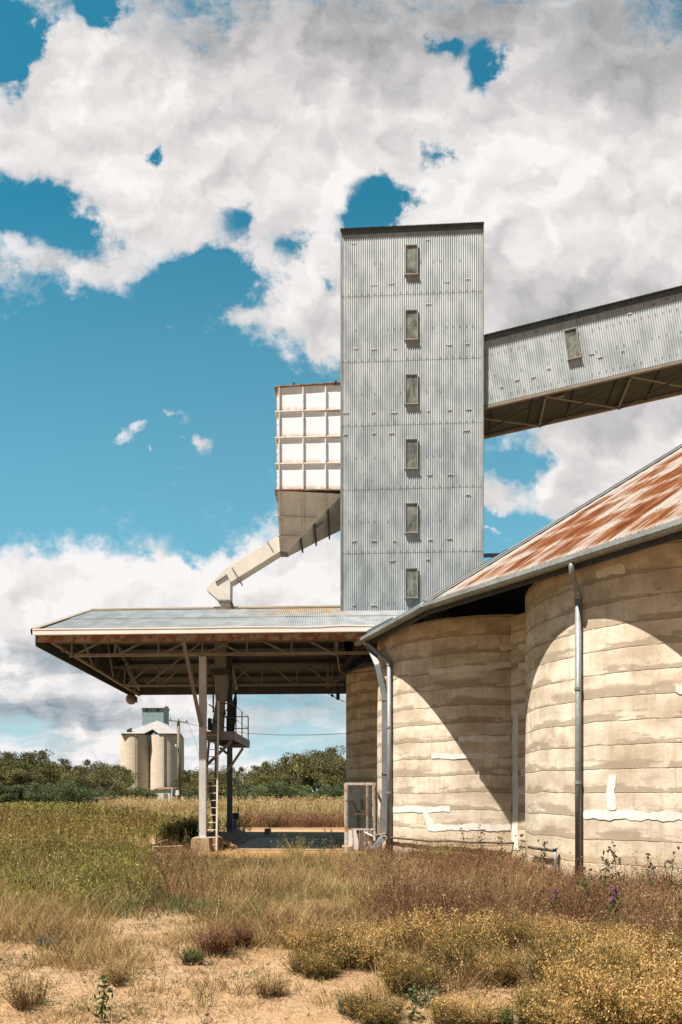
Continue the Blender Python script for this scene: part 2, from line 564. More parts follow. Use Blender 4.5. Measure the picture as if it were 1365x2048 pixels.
def np_mesh(name, V, Q, mat, parent=None, tint=None):
    me = bpy.data.meshes.new(name)
    V = np.asarray(V, dtype=np.float32).reshape(-1, 3)
    Q = np.asarray(Q, dtype=np.int32).reshape(-1, 4)
    me.vertices.add(len(V))
    me.vertices.foreach_set('co', V.ravel())
    me.loops.add(Q.size)
    me.loops.foreach_set('vertex_index', Q.ravel())
    me.polygons.add(len(Q))
    me.polygons.foreach_set('loop_start', np.arange(0, Q.size, 4, dtype=np.int32))
    if tint is not None:
        a = me.attributes.new('tint', 'FLOAT', 'POINT')
        a.data.foreach_set('value', np.asarray(tint, dtype=np.float32))
    me.materials.append(mat)
    me.update(calc_edges=True)
    me.validate()
    return link(name, me, parent)


# ----------------------------------------------------------------- plants in numpy
def blades(root, az, lean, length, width, bend, tint, rng):
    """curved tapering blades, three cross-sections each"""
    N = len(root)
    d = np.stack([np.cos(az), np.sin(az), np.zeros(N)], 1)
    fa = rng.uniform(0, np.pi, N)
    side = np.stack([np.cos(fa), np.sin(fa), np.zeros(N)], 1)
    up = np.array([0, 0, 1.])
    V = np.zeros((N, 6, 3))
    for k, (t, wk) in enumerate(((0, 1.), (.55, .75), (1., .12))):
        ang = lean + bend * t
        # position along an arc
        h = length * t
        p = root + d * (np.sin(lean + bend * t * .5) * h)[:, None] + up * (np.cos(lean + bend * t * .5) * h)[:, None]
        V[:, k * 2] = p - side * (width * wk / 2)[:, None]
        V[:, k * 2 + 1] = p + side * (width * wk / 2)[:, None]
    b = np.arange(N)[:, None] * 6
    Q = np.concatenate([b + np.array([0, 1, 3, 2]), b + np.array([2, 3, 5, 4])], 0)
    T = np.repeat(tint, 6)
    tip = V[:, 4:6].mean(1)
    return V.reshape(-1, 3), Q, T, tip


def leaves(center, size, aspect, tint, rng, upright=.0):
    N = len(center)
    a = rng.normal(size=(N, 3))
    a[:, 2] = a[:, 2] * (1 - .5 * upright) + upright * 1.5
    a /= np.linalg.norm(a, axis=1)[:, None]
    b = rng.normal(size=(N, 3))
    b -= a * (a * b).sum(1)[:, None]
    b /= np.linalg.norm(b, axis=1)[:, None]
    A = a * (size / 2)[:, None]
    B = b * (size * aspect / 2)[:, None]
    V = np.stack([center - A, center - A * .1 + B, center + A, center - A * .1 - B], 1)
    Q = np.arange(N * 4).reshape(N, 4)
    return V.reshape(-1, 3), Q, np.repeat(tint, 4)


class Veg:
    def __init__(self):
        self.V, self.Q, self.T, self.n = [], [], [], 0

    def add(self, V, Q, T):
        self.V.append(V)
        self.Q.append(Q + self.n)
        self.T.append(T)
        self.n += len(V)

    def build(self, name, mat, parent=None):
        return np_mesh(name, np.concatenate(self.V), np.concatenate(self.Q), mat, parent, np.clip(np.concatenate(self.T), 0, 1))


def vnoise(x, y, s, seed=0):
    """cheap smooth value noise 0..1"""
    x, y = np.asarray(x) / s + seed * 17.3, np.asarray(y) / s + seed * 9.1
    xi, yi = np.floor(x), np.floor(y)
    fx, fy = x - xi, y - yi
    fx, fy = fx * fx * (3 - 2 * fx), fy * fy * (3 - 2 * fy)

    def h(a, b):
        v = np.sin(a * 127.1 + b * 311.7 + seed * 74.7) * 43758.5453
        return v - np.floor(v)
    return (h(xi, yi) * (1 - fx) + h(xi + 1, yi) * fx) * (1 - fy) + (h(xi, yi + 1) * (1 - fx) + h(xi + 1, yi + 1) * fx) * fy


# silo cells in plan (x, y, radius) and the eave lines
RS = 3.2
CELL_A, CELL_B, CELL_C = (4.30, 21.20), (7.42, 15.62), (3.40, 27.5)
EAVE_Z = 6.35
P0 = Vector((2.03, 16.95, EAVE_Z))
LEND = Vector((.55, 20.96, EAVE_Z))
MDIR = Vector((.582, -.813, 0)).normalized()
LDIR = (LEND - P0).normalized()
MIN_ = Vector((.813, .582, 0)).normalized()
LIN_ = Vector((.938, .346, 0)).normalized()
PITCH = .64


def in_building(x, y, pad=.12):
    r = np.zeros(np.shape(x), bool)
    for (cx, cy) in (CELL_A, CELL_B, CELL_C):
        r |= (x - cx) ** 2 + (y - cy) ** 2 < (RS + pad) ** 2
    r |= (x - 3.2) * .87 + (y - 17.2) * .49 > 2.0        # inside of the row
    r |= (x > -4.5) & (x < 1.6) & (y > 21.7) & (y < 33)  # drive-over pit and apron
    r |= (x > .0) & (x < 1.1) & (y > 20.1) & (y < 21.2)  # cage
    return r


def ray_cyl(px, py, cell, extra=0., rad=RS):
    k = (px - CX) / F
    cx, cy = cell
    R = rad + extra
    a = k * k + 1
    b = -2 * (k * cx + cy)
    c = cx * cx + cy * cy - R * R
    D = max(0., b * b - 4 * a * c)
    d = (-b - math.sqrt(D)) / (2 * a)
    th = math.atan2(d - cy, k * d - cx)
    return th, EYE + (HZ - py) * d / F, d


# ================================================================= SETTING
def build_setting():
    # one ground sheet, finer near the camera
    xs = np.unique(np.concatenate([np.linspace(-1500, -40, 14), np.linspace(-40, 40, 161), np.linspace(40, 1500, 14)]))
    ys = np.unique(np.concatenate([np.linspace(-300, -6, 6), np.linspace(-6, 44, 121), np.linspace(44, 2500, 30)]))
    X, Y = np.meshgrid(xs, ys)
    Z = (vnoise(X, Y, 2.2, 1) - .5) * .09 + (vnoise(X, Y, .8, 2) - .5) * .05
    fade = np.clip((22 - np.hypot(X, Y - 4)) / 6, 0, 1)
    pad = (X > -6.2) & (Y > 18.5)
    Z = Z * np.where(pad, 0, fade) - .02
    V = np.stack([X, Y, Z], -1).reshape(-1, 3)
    nx, ny = len(xs), len(ys)
    i = np.arange(nx * ny).reshape(ny, nx)
    Q = np.stack([i[:-1, :-1], i[:-1, 1:], i[1:, 1:], i[1:, :-1]], -1).reshape(-1, 4)
    g = np_mesh('ground', V, Q, M['soil'])
    tag(g, 'sandy tan earth of the yard and the field', 'ground', kind='structure')
    for p in g.data.polygons:
        p.use_smooth = True
    # orange sand pad in front of the grate
    mb = MB()
    rr = random.Random(3)
    pts = []
    ring = [(-6.0, 22.6), (-6.2, 21.0), (-4.8, 19.9), (-3, 19.5), (-1.2, 19.4), (.5, 19.6), (.9, 20.3), (.6, 22.28), (-2, 22.28), (-4.3, 22.28)]
    for k, (a, b) in enumerate(ring):
        c = ring[(k + 1) % len(ring)]
        for t in range(6):
            f = t / 6
            j = .1 if not (b > 22.2 and c[1] > 22.2) else 0
            pts.append((a + (c[0] - a) * f + rr.uniform(-j, j), b + (c[1] - b) * f + rr.uniform(-j, j), .006))
    mb.poly(pts)
    o = mb.build('sand_apron', M['clay_sheet'])
    tag(o, 'bare orange sand in front of the steel grate', 'path', kind='structure')
    # concrete slab round the pit and the roadway behind
    mb = MB()
    mb.hexa([(-4.2, 22.30, -.1), (.55, 22.05, -.1), (.55, 22.3, -.1), (-4.2, 22.55, -.1), (-4.2, 22.30, .05), (.55, 22.05, .05), (.55, 22.3, .05), (-4.2, 22.55, .05)])
    mb.box((-.0, 25.6, -.03), .35, 6.3, .14)
    mb.box((-1.9, 29.3, -.03), 4.3, 1.0, .16)
    mb.box((-1.8, 36.5, -.04), 9.5, .5, .14)
    o = mb.build('pavement', M['concrete'], bevel=.012)
    tag(o, 'concrete surround of the drive-over grain pit', 'pavement', kind='structure')


# ================================================================= SILO BLOCK
def build_silos():
    root = empty('grain_silo', (CELL_A[0], CELL_A[1], 0), 'row of round banded concrete grain cells under a rusty sheet roof', 'silo')

    def cell(c, label):
        mb = MB()
        n = 220
        top = 6.42
        zs = []
        k = 0
        while k * .455 < top:
            for f in (0, .03, .3, .65, .97):
                z = (k + f) * .455
                if z < top:
                    zs.append((z, f, k))
            k += 1
        zs.append((top, 0, k))
        for (z, f, k) in zs:
            for i in range(n + 1):
                a = 2 * math.pi * i / n
                zz = z
                if z > top - .05 or z < .03:
                    zz = z
                prof = {0: .0, .03: .0, .3: .0, .65: .0, .97: .0}[f] if z < top else 0
                wob = .004 * math.sin(a * 9 + z * 1.2) + .003 * math.sin(a * 23 + z * 2)
                r = RS + prof * (1 + .8 * math.sin(a * 7 + k)) + wob * .6
                mb.v.append((c[0] + r * math.cos(a), c[1] + r * math.sin(a), zz - .06 if z < .03 else zz))
        for j in range(len(zs) - 1):
            for i in range(n):
                a = j * (n + 1) + i
                mb.f.append((a, a + 1, a + n + 2, a + n + 1))
                u0, u1 = RS * 2 * math.pi * i / n, RS * 2 * math.pi * (i + 1) / n
                z0, z1 = zs[j][0], zs[j + 1][0]
                off = c[0] * 3.1
                mb.uv.append([(u0 + off, z0), (u1 + off, z0), (u1 + off, z1), (u0 + off, z1)])
                mb.mi.append(0)
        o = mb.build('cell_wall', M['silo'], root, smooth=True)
        o['label'] = label
        return o
    cell(CELL_A, 'middle round cell with a diagonal shadow and white repair lines')
    cell(CELL_B, 'near round cell at the frame edge behind a single downpipe')
    cell(CELL_C, 'dark round cell standing in shade under the canopy')

    # straight filler walls between cells
    def filler(ca, cb, name, fwd):
        a, b = Vector((*ca, 0)), Vector((*cb, 0))
        d = (b - a).normalized()
        nn = Vector((-d.y, d.x, 0))
        if nn.x > 0:
            nn = -nn
        m = (a + b) / 2 + nn * fwd
        mb = MB()
        z1 = 6.35
        p = [m - d * 1.9, m + d * 1.9]
        q = [p[0] - nn * .3, p[1] - nn * .3]
        pts = [(*p[0].xy, -.05), (*p[1].xy, -.05), (*q[1].xy, -.05), (*q[0].xy, -.05), (*p[0].xy, z1), (*p[1].xy, z1), (*q[1].xy, z1), (*q[0].xy, z1)]
        mb.hexa(pts)
        o = mb.build(name, M['silo'], root)
        return m, d, nn
    mAB, dAB, nAB = filler(CELL_A, CELL_B, 'joint_wall', 1.5)
    filler(CELL_C, CELL_A, 'joint_wall', 1.1)

    # repair paint
    def patch(pts, wpx, cell_, mat='paint_patch', seed=0):
        rr = random.Random(seed)
        mb = MB()
        rows = []
        for k in range(len(pts) - 1):
            (x0, y0), (x1, y1) = pts[k], pts[k + 1]
            st = max(2, int(math.hypot(x1 - x0, y1 - y0) / 5))
            for s in range(st + (1 if k == len(pts) - 2 else 0)):
                f = s / st
                x, y = x0 + (x1 - x0) * f, y0 + (y1 - y0) * f
                L = math.hypot(x1 - x0, y1 - y0)
                nx, ny = -(y1 - y0) / L, (x1 - x0) / L
                q1, q2 = len(rows) * .55 + seed, len(rows) * .43 + seed * 2.1
                a = wpx / 2 * (1 + .22 * math.sin(q1) + .10 * math.sin(q1 * 2.7) + rr.uniform(-.07, .07))
                b = wpx / 2 * (1 + .24 * math.sin(q2) + .10 * math.sin(q2 * 3.1) + rr.uniform(-.07, .07))
                rows.append(((x + nx * a, y + ny * a), (x - nx * b, y - ny * b)))
        # rounded ends
        def lerp(r, t):
            mx, my = (r[0][0] + r[1][0]) / 2, (r[0][1] + r[1][1]) / 2
            return tuple((mx + (p[0] - mx) * t, my + (p[1] - my) * t) for p in r)
        rows[0], rows[-1] = lerp(rows[0], .7), lerp(rows[-1], .7)
        P = []
        for r in rows:
            line = []
            for t in (0, .5, 1):
                x, y = r[0][0] + (r[1][0] - r[0][0]) * t, r[0][1] + (r[1][1] - r[0][1]) * t
                th, z, d = ray_cyl(x, y, cell_, .012)
                rr_ = RS + .012
                line.append((cell_[0] + rr_ * math.cos(th), cell_[1] + rr_ * math.sin(th), z))
            P.append(line)
        inn = RS - .02
        for k in range(len(P) - 1):
            for t in range(2):
                mb.poly([P[k][t], P[k + 1][t], P[k + 1][t + 1], P[k][t + 1]])
        # rim so that the coat has thickness
        loop = [P[k][0] for k in range(len(P))] + [P[-1][1], P[-1][2]] + [P[k][2] for k in reversed(range(len(P) - 1))] + [P[0][1]]
        def inward(p):
            th = math.atan2(p[1] - cell_[1], p[0] - cell_[0])
            return (cell_[0] + inn * math.cos(th), cell_[1] + inn * math.sin(th), p[2])
        for k in range(len(loop)):
            a, b = loop[k], loop[(k + 1) % len(loop)]
            mb.poly([a, b, inward(b), inward(a)])
        return mb.build('repair_patch', M[mat], root)
    A, B = CELL_A, CELL_B
    patch([(858, 1344), (920, 1338), (975, 1334), (1030, 1328)], 11, A, 'shaded_patch', 1)
    patch([(917, 1477), (960, 1478), (1022, 1477)], 12, A, 'paint_patch', 2)
    patch([(863, 1513), (930, 1512), (997, 1511)], 10, A, 'paint_patch', 3)
    patch([(758, 1617), (830, 1619), (901, 1618)], 12, A, 'paint_patch', 4)
    patch([(850, 1624), (864, 1652)], 12, A, 'paint_patch', 5)
    patch([(855, 1656), (940, 1654), (1022, 1656)], 12, A, 'paint_patch', 6)
    patch([(1000, 1296), (1028, 1293)], 10, A, 'shaded_patch', 7)
    patch([(1192, 1148), (1250, 1136)], 18, B, 'shaded_patch', 8)
    patch([(1167, 1630), (1230, 1630), (1300, 1632), (1420, 1634)], 17, B, 'paint_patch', 9)
    patch([(1224, 1550), (1222, 1620)], 17, B, 'paint_patch', 10)
    patch([(1352, 1379), (1400, 1376)], 20, B, 'paint_patch', 11)

    # vertical white repair on the joint wall and its small dabs
    def on_joint(pxl, pxr, y0, y1, mat):
        # intersect view ray with the joint wall plane
        def hit(px, py):
            k = (px - CX) / F
            den = k * nAB.x + nAB.y
            d = (mAB.x * nAB.x + mAB.y * nAB.y) / den
            return Vector((k * d, d, EYE + (HZ - py) * d / F))
        mb = MB()
        n = 10
        rr = random.Random(int(pxl))
        for k in range(n):
            ya, yb = y0 + (y1 - y0) * k / n, y0 + (y1 - y0) * (k + 1) / n
            a, b, c, d = hit(pxl + .8 * math.sin(k * 2.1), ya), hit(pxr + .8 * math.sin(k * 1.3), ya), hit(pxr + .8 * math.sin(k * 1.3 + 1.3), yb), hit(pxl + .8 * math.sin(k * 2.1 + 2.1), yb)
            f = nAB * .012
            q = [d + f, c + f, c - f, d - f, a + f, b + f, b - f, a - f]
            mb.hexa(q)
        mb.build('repair_patch', M[mat], root)
    on_joint(1026, 1037, 1422, 1700, 'paint_patch')
    on_joint(1038, 1054, 1578, 1588, 'paint_patch')
    on_joint(1043, 1053, 1538, 1552, 'paint_patch')
    on_joint(1038, 1054, 1470, 1482, 'shaded_patch')
    on_joint(1038, 1054, 1326, 1338, 'shaded_patch')
    on_joint(1038, 1054, 1288, 1299, 'shaded_patch')

    # ---- roof: two facets meeting in a hip
    Lm = 15.0
    Tm = 13.5
    up = Vector((0, 0, 1))
    Vm = (MIN_ + up * PITCH)
    sl = Vm.length
    Vm.normalize()
    Nm = MDIR.cross(Vm)
    if Nm.z < 0:
        Nm = -Nm
    Vl = (LIN_ + up * PITCH).normalized()
    Nl = LDIR.cross(Vl)
    if Nl.z < 0:
        Nl = -Nl
    # hip direction in plan: equal distance from both eaves
    h = (MIN_ + LIN_)
    hip = Vector((h.x, h.y, 0)) / (h.dot(MIN_))           # per metre inward
    tM = hip.dot(MDIR)                                     # shift along eave per metre inward
    tL = hip.dot(LDIR)
    over = .10
    mb = MB()
    o = P0 + up * .05
    # ribs run up the slope; left edge bounded by the hip: along-eave t >= tM * inward
    def topM(u):
        if tM > 1e-6:
            return min(12., (u / tM) * sl)
        return 12.
    o1 = o - Vm * over
    rows = [0, 1.62 * .84 * 1.2, 3.5, 5.4, 7.3, 9.2, 11.2, 13.0]
    for k in range(len(rows) - 1):
        r0, r1 = rows[k], rows[k + 1] + .12

        def bt(u, r0=r0):
            return min(r0, topM(u))

        def tp(u, r1=r1):
            return min(r1, topM(u))
        mb.corr(o1 + Nm * (.007 * (len(rows) - k) * .3), MDIR, Vm, Nm, Lm, 1, top=tp, bot=bt, amp=.010, seg=6)
    roofM = mb.build('roof', M['rust_roof'], root, smooth=True)
    mb = MB()
    Ll = (LEND - P0).length

    def topL(u):
        a = 12.
        if tL > 1e-6:
            a = min(a, u / tL * sl)
        return min(a, 7.)
    mb.corr(P0 + up * .05 - Vl * over, LDIR, Vl, Nl, Ll, 1, top=topL, amp=.010, seg=6)
    roofL = mb.build('roof', M['galv_light'], root, smooth=True)
    CDIR = Vector((-.12, .993, 0)).normalized()
    CIN = Vector((.993, .12, 0)).normalized()
    Vc = (CIN + up * PITCH).normalized()
    Nc = CDIR.cross(Vc)
    if Nc.z < 0:
        Nc = -Nc
    hc = (CIN + LIN_)
    hipc = Vector((hc.x, hc.y, 0)) / hc.dot(LIN_)
    tC = abs(hipc.dot(CDIR)) + 1e-4
    mb = MB()
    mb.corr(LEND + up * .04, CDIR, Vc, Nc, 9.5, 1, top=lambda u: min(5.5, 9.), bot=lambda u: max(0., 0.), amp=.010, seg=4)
    mb.build('roof', M['galv_shaded'], root, smooth=True)
    # hip capping
    mb = MB()
    hv = (hip + up * PITCH)
    a = P0 + up * .085
    b = P0 + up * .085 + hv * 9.5
    sidev = hv.normalized().cross(up).normalized()
    n3 = sidev.cross(hv.normalized())
    if n3.z < 0:
        n3 = -n3
    mb.box((a + b) / 2 + sidev * .12, (b - a).length, .24, .012, hv.normalized(), sidev, n3)
    mb.tube([a + n3 * .02, b + n3 * .02], .035, 8)
    mb.box((a + b) / 2 - sidev * .12, (b - a).length, .24, .012, hv.normalized(), sidev, n3)
    mb.build('hip_cap', M['flash'], roofM)
    # closing upstand by the canopy (dark corrugated strip) and rusty flashing
    mb = MB()
    e0 = LEND + up * .05 + Vl * .25
    mb.corr(LEND + Vector((.03, .02, .10)), (P0 - LEND).normalized(), up, -LIN_, 2.35, .2, top=lambda u: .15 - .02 * u, amp=.012)
    mb.build('upstand', M['galv_dark'], roofL, smooth=True)
    mb = MB()
    mb.box(LEND + Vector((.02, -.06, .16)), .14, .14, .26, LIN_, LDIR)
    mb.build('corner_flashing', M['rustflash'], roofL, bevel=.01)

    # ---- gutter: quad-profile channel along both eaves
    def gutter_run(a, b, outn, name):
        mb = MB()
        d = (b - a).normalized()
        prof = [(.02, .0), (.02, -.13), (-.10, -.13), (-.135, -.07), (-.135, .02), (-.12, .02), (-.12, -.06), (-.09, -.115), (.01, -.115), (.01, .0)]
        n = len(prof)
        base = len(mb.v)
        for p in (a, b):
            for (x, z) in prof:
                mb.v.append(tuple(p - outn * x + up * z))
        # x positive is inward
        for i in range(n):
            j = (i + 1) % n
            mb.f.append((base + i, base + j, base + n + j, base + n + i))
            mb.uv.append([(0, 0)] * 4)
            mb.mi.append(0)
        mb.f.append(tuple(base + i for i in reversed(range(n))))
        mb.uv.append([(0, 0)] * n)
        mb.mi.append(0)
        mb.f.append(tuple(base + n + i for i in range(n)))
        mb.uv.append([(0, 0)] * n)
        mb.mi.append(0)
        return mb.build(name, M['gutter'], root)
    outM, outL = -MIN_, -LIN_
    gutter_run(P0 + up * .02 + MDIR * .02, P0 + MDIR * Lm + up * .02, outM, 'gutter')
    gutter_run(P0 + up * .02 - LDIR * .0, LEND + up * .02 + LDIR * .1, outL, 'gutter')
    # eave beam, rafters and lining under the roof
    mb = MB()
    mb.bar(P0 + MIN_ * .10 - up * .10, P0 + MDIR * Lm + MIN_ * .10 - up * .10, .06, .18)
    mb.build('eave_beam', M['steel_dark'], root)
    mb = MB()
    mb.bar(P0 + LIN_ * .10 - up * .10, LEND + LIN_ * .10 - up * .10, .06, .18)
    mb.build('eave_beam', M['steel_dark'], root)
    t = .45
    while t < 10.5:
        mb = MB()
        a = P0 + MDIR * t + MIN_ * .14 - up * .06
        mb.bar(a, a + Vm * 4.2, .07, .15, Nm)
        mb.build('rafter', M['steel_dark'], root)
        t += 1.25
    for t in (.6, 1.7, 2.8, 3.9):
        mb = MB()
        a = P0 + LDIR * t + LIN_ * .14 - up * .06
        mb.bar(a, a + Vl * 3.2, .07, .15, Nl)
        mb.build('rafter', M['steel_dark'], root)
    # dusty lining boards in the valley between the cells
    for (s0, s1, i0, i1) in ((-.2, 1.15, .32, .95), (.15, 2.3, .98, 1.75), (.6, 2.7, 1.78, 2.6)):
        mb = MB()
        q = [P0 + MDIR * s0 + MIN_ * i0, P0 + MDIR * s1 + MIN_ * i0, P0 + MDIR * s1 + MIN_ * i1, P0 + MDIR * s0 + MIN_ * i1]
        bot = [p + up * (PITCH * (p - P0).dot(MIN_) - .135) for p in q]
        tp = [p + up * .02 for p in bot]
        mb.hexa(bot + tp)
        mb.build('soffit_board', M['soffit'], root)

    # dark sheet added to close the loft, standing in for its shaded void
    mb = MB()
    for (a, b) in ((Vector((CELL_C[0], CELL_C[1], 0)), Vector((CELL_A[0], CELL_A[1], 0))), (Vector((CELL_A[0], CELL_A[1], 0)), P0 + MDIR * 14 + MIN_ * 3.2)):
        mb.hexa([(a.x, a.y, 6.2), (b.x, b.y, 6.2), (b.x + .1, b.y + .1, 6.2), (a.x + .1, a.y + .1, 6.2), (a.x, a.y, 8.4), (b.x, b.y, 8.3), (b.x + .1, b.y + .1, 8.3), (a.x + .1, a.y + .1, 8.4)])
    mb.build('loft_shade_sheet', M['steel_dark'], root)
    # ---- downpipes
    def pipe(pts, r, brackets, name, wall):
        mb = MB()
        mb.tube(pts, r, 14)
        o = mb.build(name, M['pipe'], root, smooth=True)
        for (p, w) in brackets:
            m2 = MB()
            m2.tube([Vector(p) - Vector((0, 0, .03)), Vector(p) + Vector((0, 0, .03))], r * 1.18, 14)
            m2.bar(Vector(p), Vector(p) + Vector(w), .03, .035)
            m2.build('bracket', M['pipe'], o)
        return o
    # near pipe on cell B
    th, _, db = ray_cyl(1157, 1588, CELL_B, .085)
    xb = Vector((CELL_B[0] + (RS + .085) * math.cos(th), CELL_B[1] + (RS + .085) * math.sin(th), 0))
    dpx = xb.y
    top = P0 + MDIR * ((W(1128, 1135, 13.35) - P0).dot(MDIR)) + up * -.08 - MIN_ * .05
    j = Vector((xb.x, xb.y, W(1157, 1192, dpx).z))
    gp = [top, top - up * .12, top - up * .2 + (j - top) * .12]
    gp += [top.lerp(j, .75) - up * .0, j + up * .02, j - up * .08]
    pipe(gp, .056, [], 'downpipe', None)
    pipe([j, Vector((j.x, j.y, .02))], .062, [((j.x, j.y, W(0, y, dpx).z), (.10, .14, 0)) for y in (1378, 1565)] + [((j.x, j.y, W(0, 1196, dpx).z), (.05, .1, 0))], 'downpipe', None)
    # round pipe on cell A
    d2 = ray_cyl(779, 1588, CELL_A, .10)[2]
    a = LEND - LDIR * .55 - up * .1 - LIN_ * .03
    b = W(779, 1326, d2)
    pipe([a, a - up * .06, a.lerp(b, .12), a.lerp(b, .93), b - up * .03, b - up * .12], .062, [], 'downpipe', None)
    pipe([b, Vector((b.x, b.y, .05))], .066, [((b.x, b.y, W(0, y, d2).z), (.12, .2, 0)) for y in (1330, 1455, 1585)], 'downpipe', None)
    # square pipe beside it
    d3 = ray_cyl(769, 1588, CELL_A, .10)[2]
    c0 = LEND - LDIR * .28 - up * .10 + LIN_ * .16
    pts = [c0, W(755, 1330, d3), W(769, 1392, d3), W(769, 1664, d3)]
    mb = MB()
    for k in range(3):
        p, q = Vector(pts[k]), Vector(pts[k + 1])
        e = (q - p).normalized() * .02
        mb.bar(p - e, q + e, .155 - .004 * k, .11 - .004 * k, (0, 1, 0))
    o = mb.build('downpipe', M['pipe'], root, bevel=.012)
    o['label'] = 'square downpipe bent at the top'
    mb = MB()
    for y in (1547, 1400):
        mb = MB()
        mb.box(W(770, y, d3), .22, .13, .035)
        mb.build('bracket', M['pipe'], o)
    # kicked out shoe lying at its foot
    mb = MB()
    a, b = W(767, 1675, 20.0), W(745, 1702, 19.8)
    mb.bar(a, b, .16, .12, (0, 1, 0))
    o = mb.build('downpipe_shoe', M['pipe'], root, bevel=.01)
    o['label'] = 'loose kicked-out end of the square downpipe'


def build_wall_pipe():
    """water pipe at the foot of the cells"""
    root = empty('water_pipe', (1.2, 20.2, .55), 'thin rusty water pipe running along the foot of the silo wall', 'pipe')
    mb = MB()
    pts = [W(752, 1672, 20.2)]
    for px in (775, 800, 830, 860, 900, 940, 980, 1010, 1030):
        th, z, d = ray_cyl(px, 1680, CELL_A, .10)
        r = RS + .10
        pts.append(Vector((CELL_A[0] + r * math.cos(th), CELL_A[1] + r * math.sin(th), .56 + .02 * math.sin(px))))
    mb.tube(pts, .028, 8)
    mb.build('pipe_run', M['old_pipe'], root, smooth=True)
    mb = MB()
    mb.tube([W(744, 1669, 20.1), W(798, 1669, 19.9)], .022, 8)
    mb.tube([W(798, 1664, 19.9), W(798, 1674, 19.9)], .04, 8)
    mb.build('valve', M['pipe'], root, smooth=True)
    mb = MB()
    mb.tube([pts[1] + Vector((-.02, -.04, 0)), pts[1] + Vector((.02, -.1, -.1)), pts[1] + Vector((0, -.1, -.3)), pts[1] + Vector((0, -.06, -.54))], .02, 8)
    mb.build('branch_pipe', M['rust'], root, smooth=True)
    r2 = empty('standpipe', (4.3, 14.3, 0), 'short grey standpipe with a side arm beside the near silo cell', 'pipe')
    mb = MB()
    pts = []
    for px in (1058, 1070, 1085, 1100, 1111):
        th, z, d = ray_cyl(px, 1700, CELL_B, .12)
        r = RS + .12
        pts.append(Vector((CELL_B[0] + r * math.cos(th), CELL_B[1] + r * math.sin(th), .64)))
    mb.tube(pts, .032, 8)
    mb.build('side_arm', M['old_pipe'], r2, smooth=True)
    mb = MB()
    e = pts[-1]
    mb.tube([e + Vector((0, 0, .06)), Vector((e.x, e.y, 0))], .03, 8)
    mb.tube([e + Vector((0, 0, .07)), e + Vector((0, 0, .02))], .05, 8)
    mb.build('riser', M['pipe'], r2, smooth=True)


# ================================================================= TOWER
TA = math.radians(3.3)
TE = Vector((math.cos(TA), -math.sin(TA), 0))
TN = Vector((-math.sin(TA), -math.cos(TA), 0))
TO = Vector((.005, 24.75, 0))
TW = 4.965


def window(root, c, ex, ez, nn, w, h, mats=None):
    """framed pane standing proud of the sheeting"""
    mb = MB()
    t = .031
    mb.box(c + ez * (h / 2 - t / 2) + nn * .035, w, .07, t, ex, nn, ez)
    mb.box(c - ez * (h / 2 - t / 2) + nn * .045, w + .03, .10, t * 1.2, ex, nn, ez)
    for s in (-1, 1):
        mb.box(c + ex * s * (w / 2 - t / 2) + nn * .035, t, .066, h - t * 2.1, ex, nn, ez)
    fr = mb.build('window', M['window_frame'], root, bevel=.004)
    mb = MB()
    mb.box(c + nn * .03, w - t * 1.8, .012, h - t * 1.8, ex, nn, ez)
    mb.build('pane', M['glass'], fr)
    return fr


def screws(mb, o, U, V, Nn, us, vs, r=.011):
    for v in vs:
        for u in us:
            p = o + U * u + V * v + Nn * .012
            mb.box(p, r * 2, r, r * 2, U, Nn, V, 1)


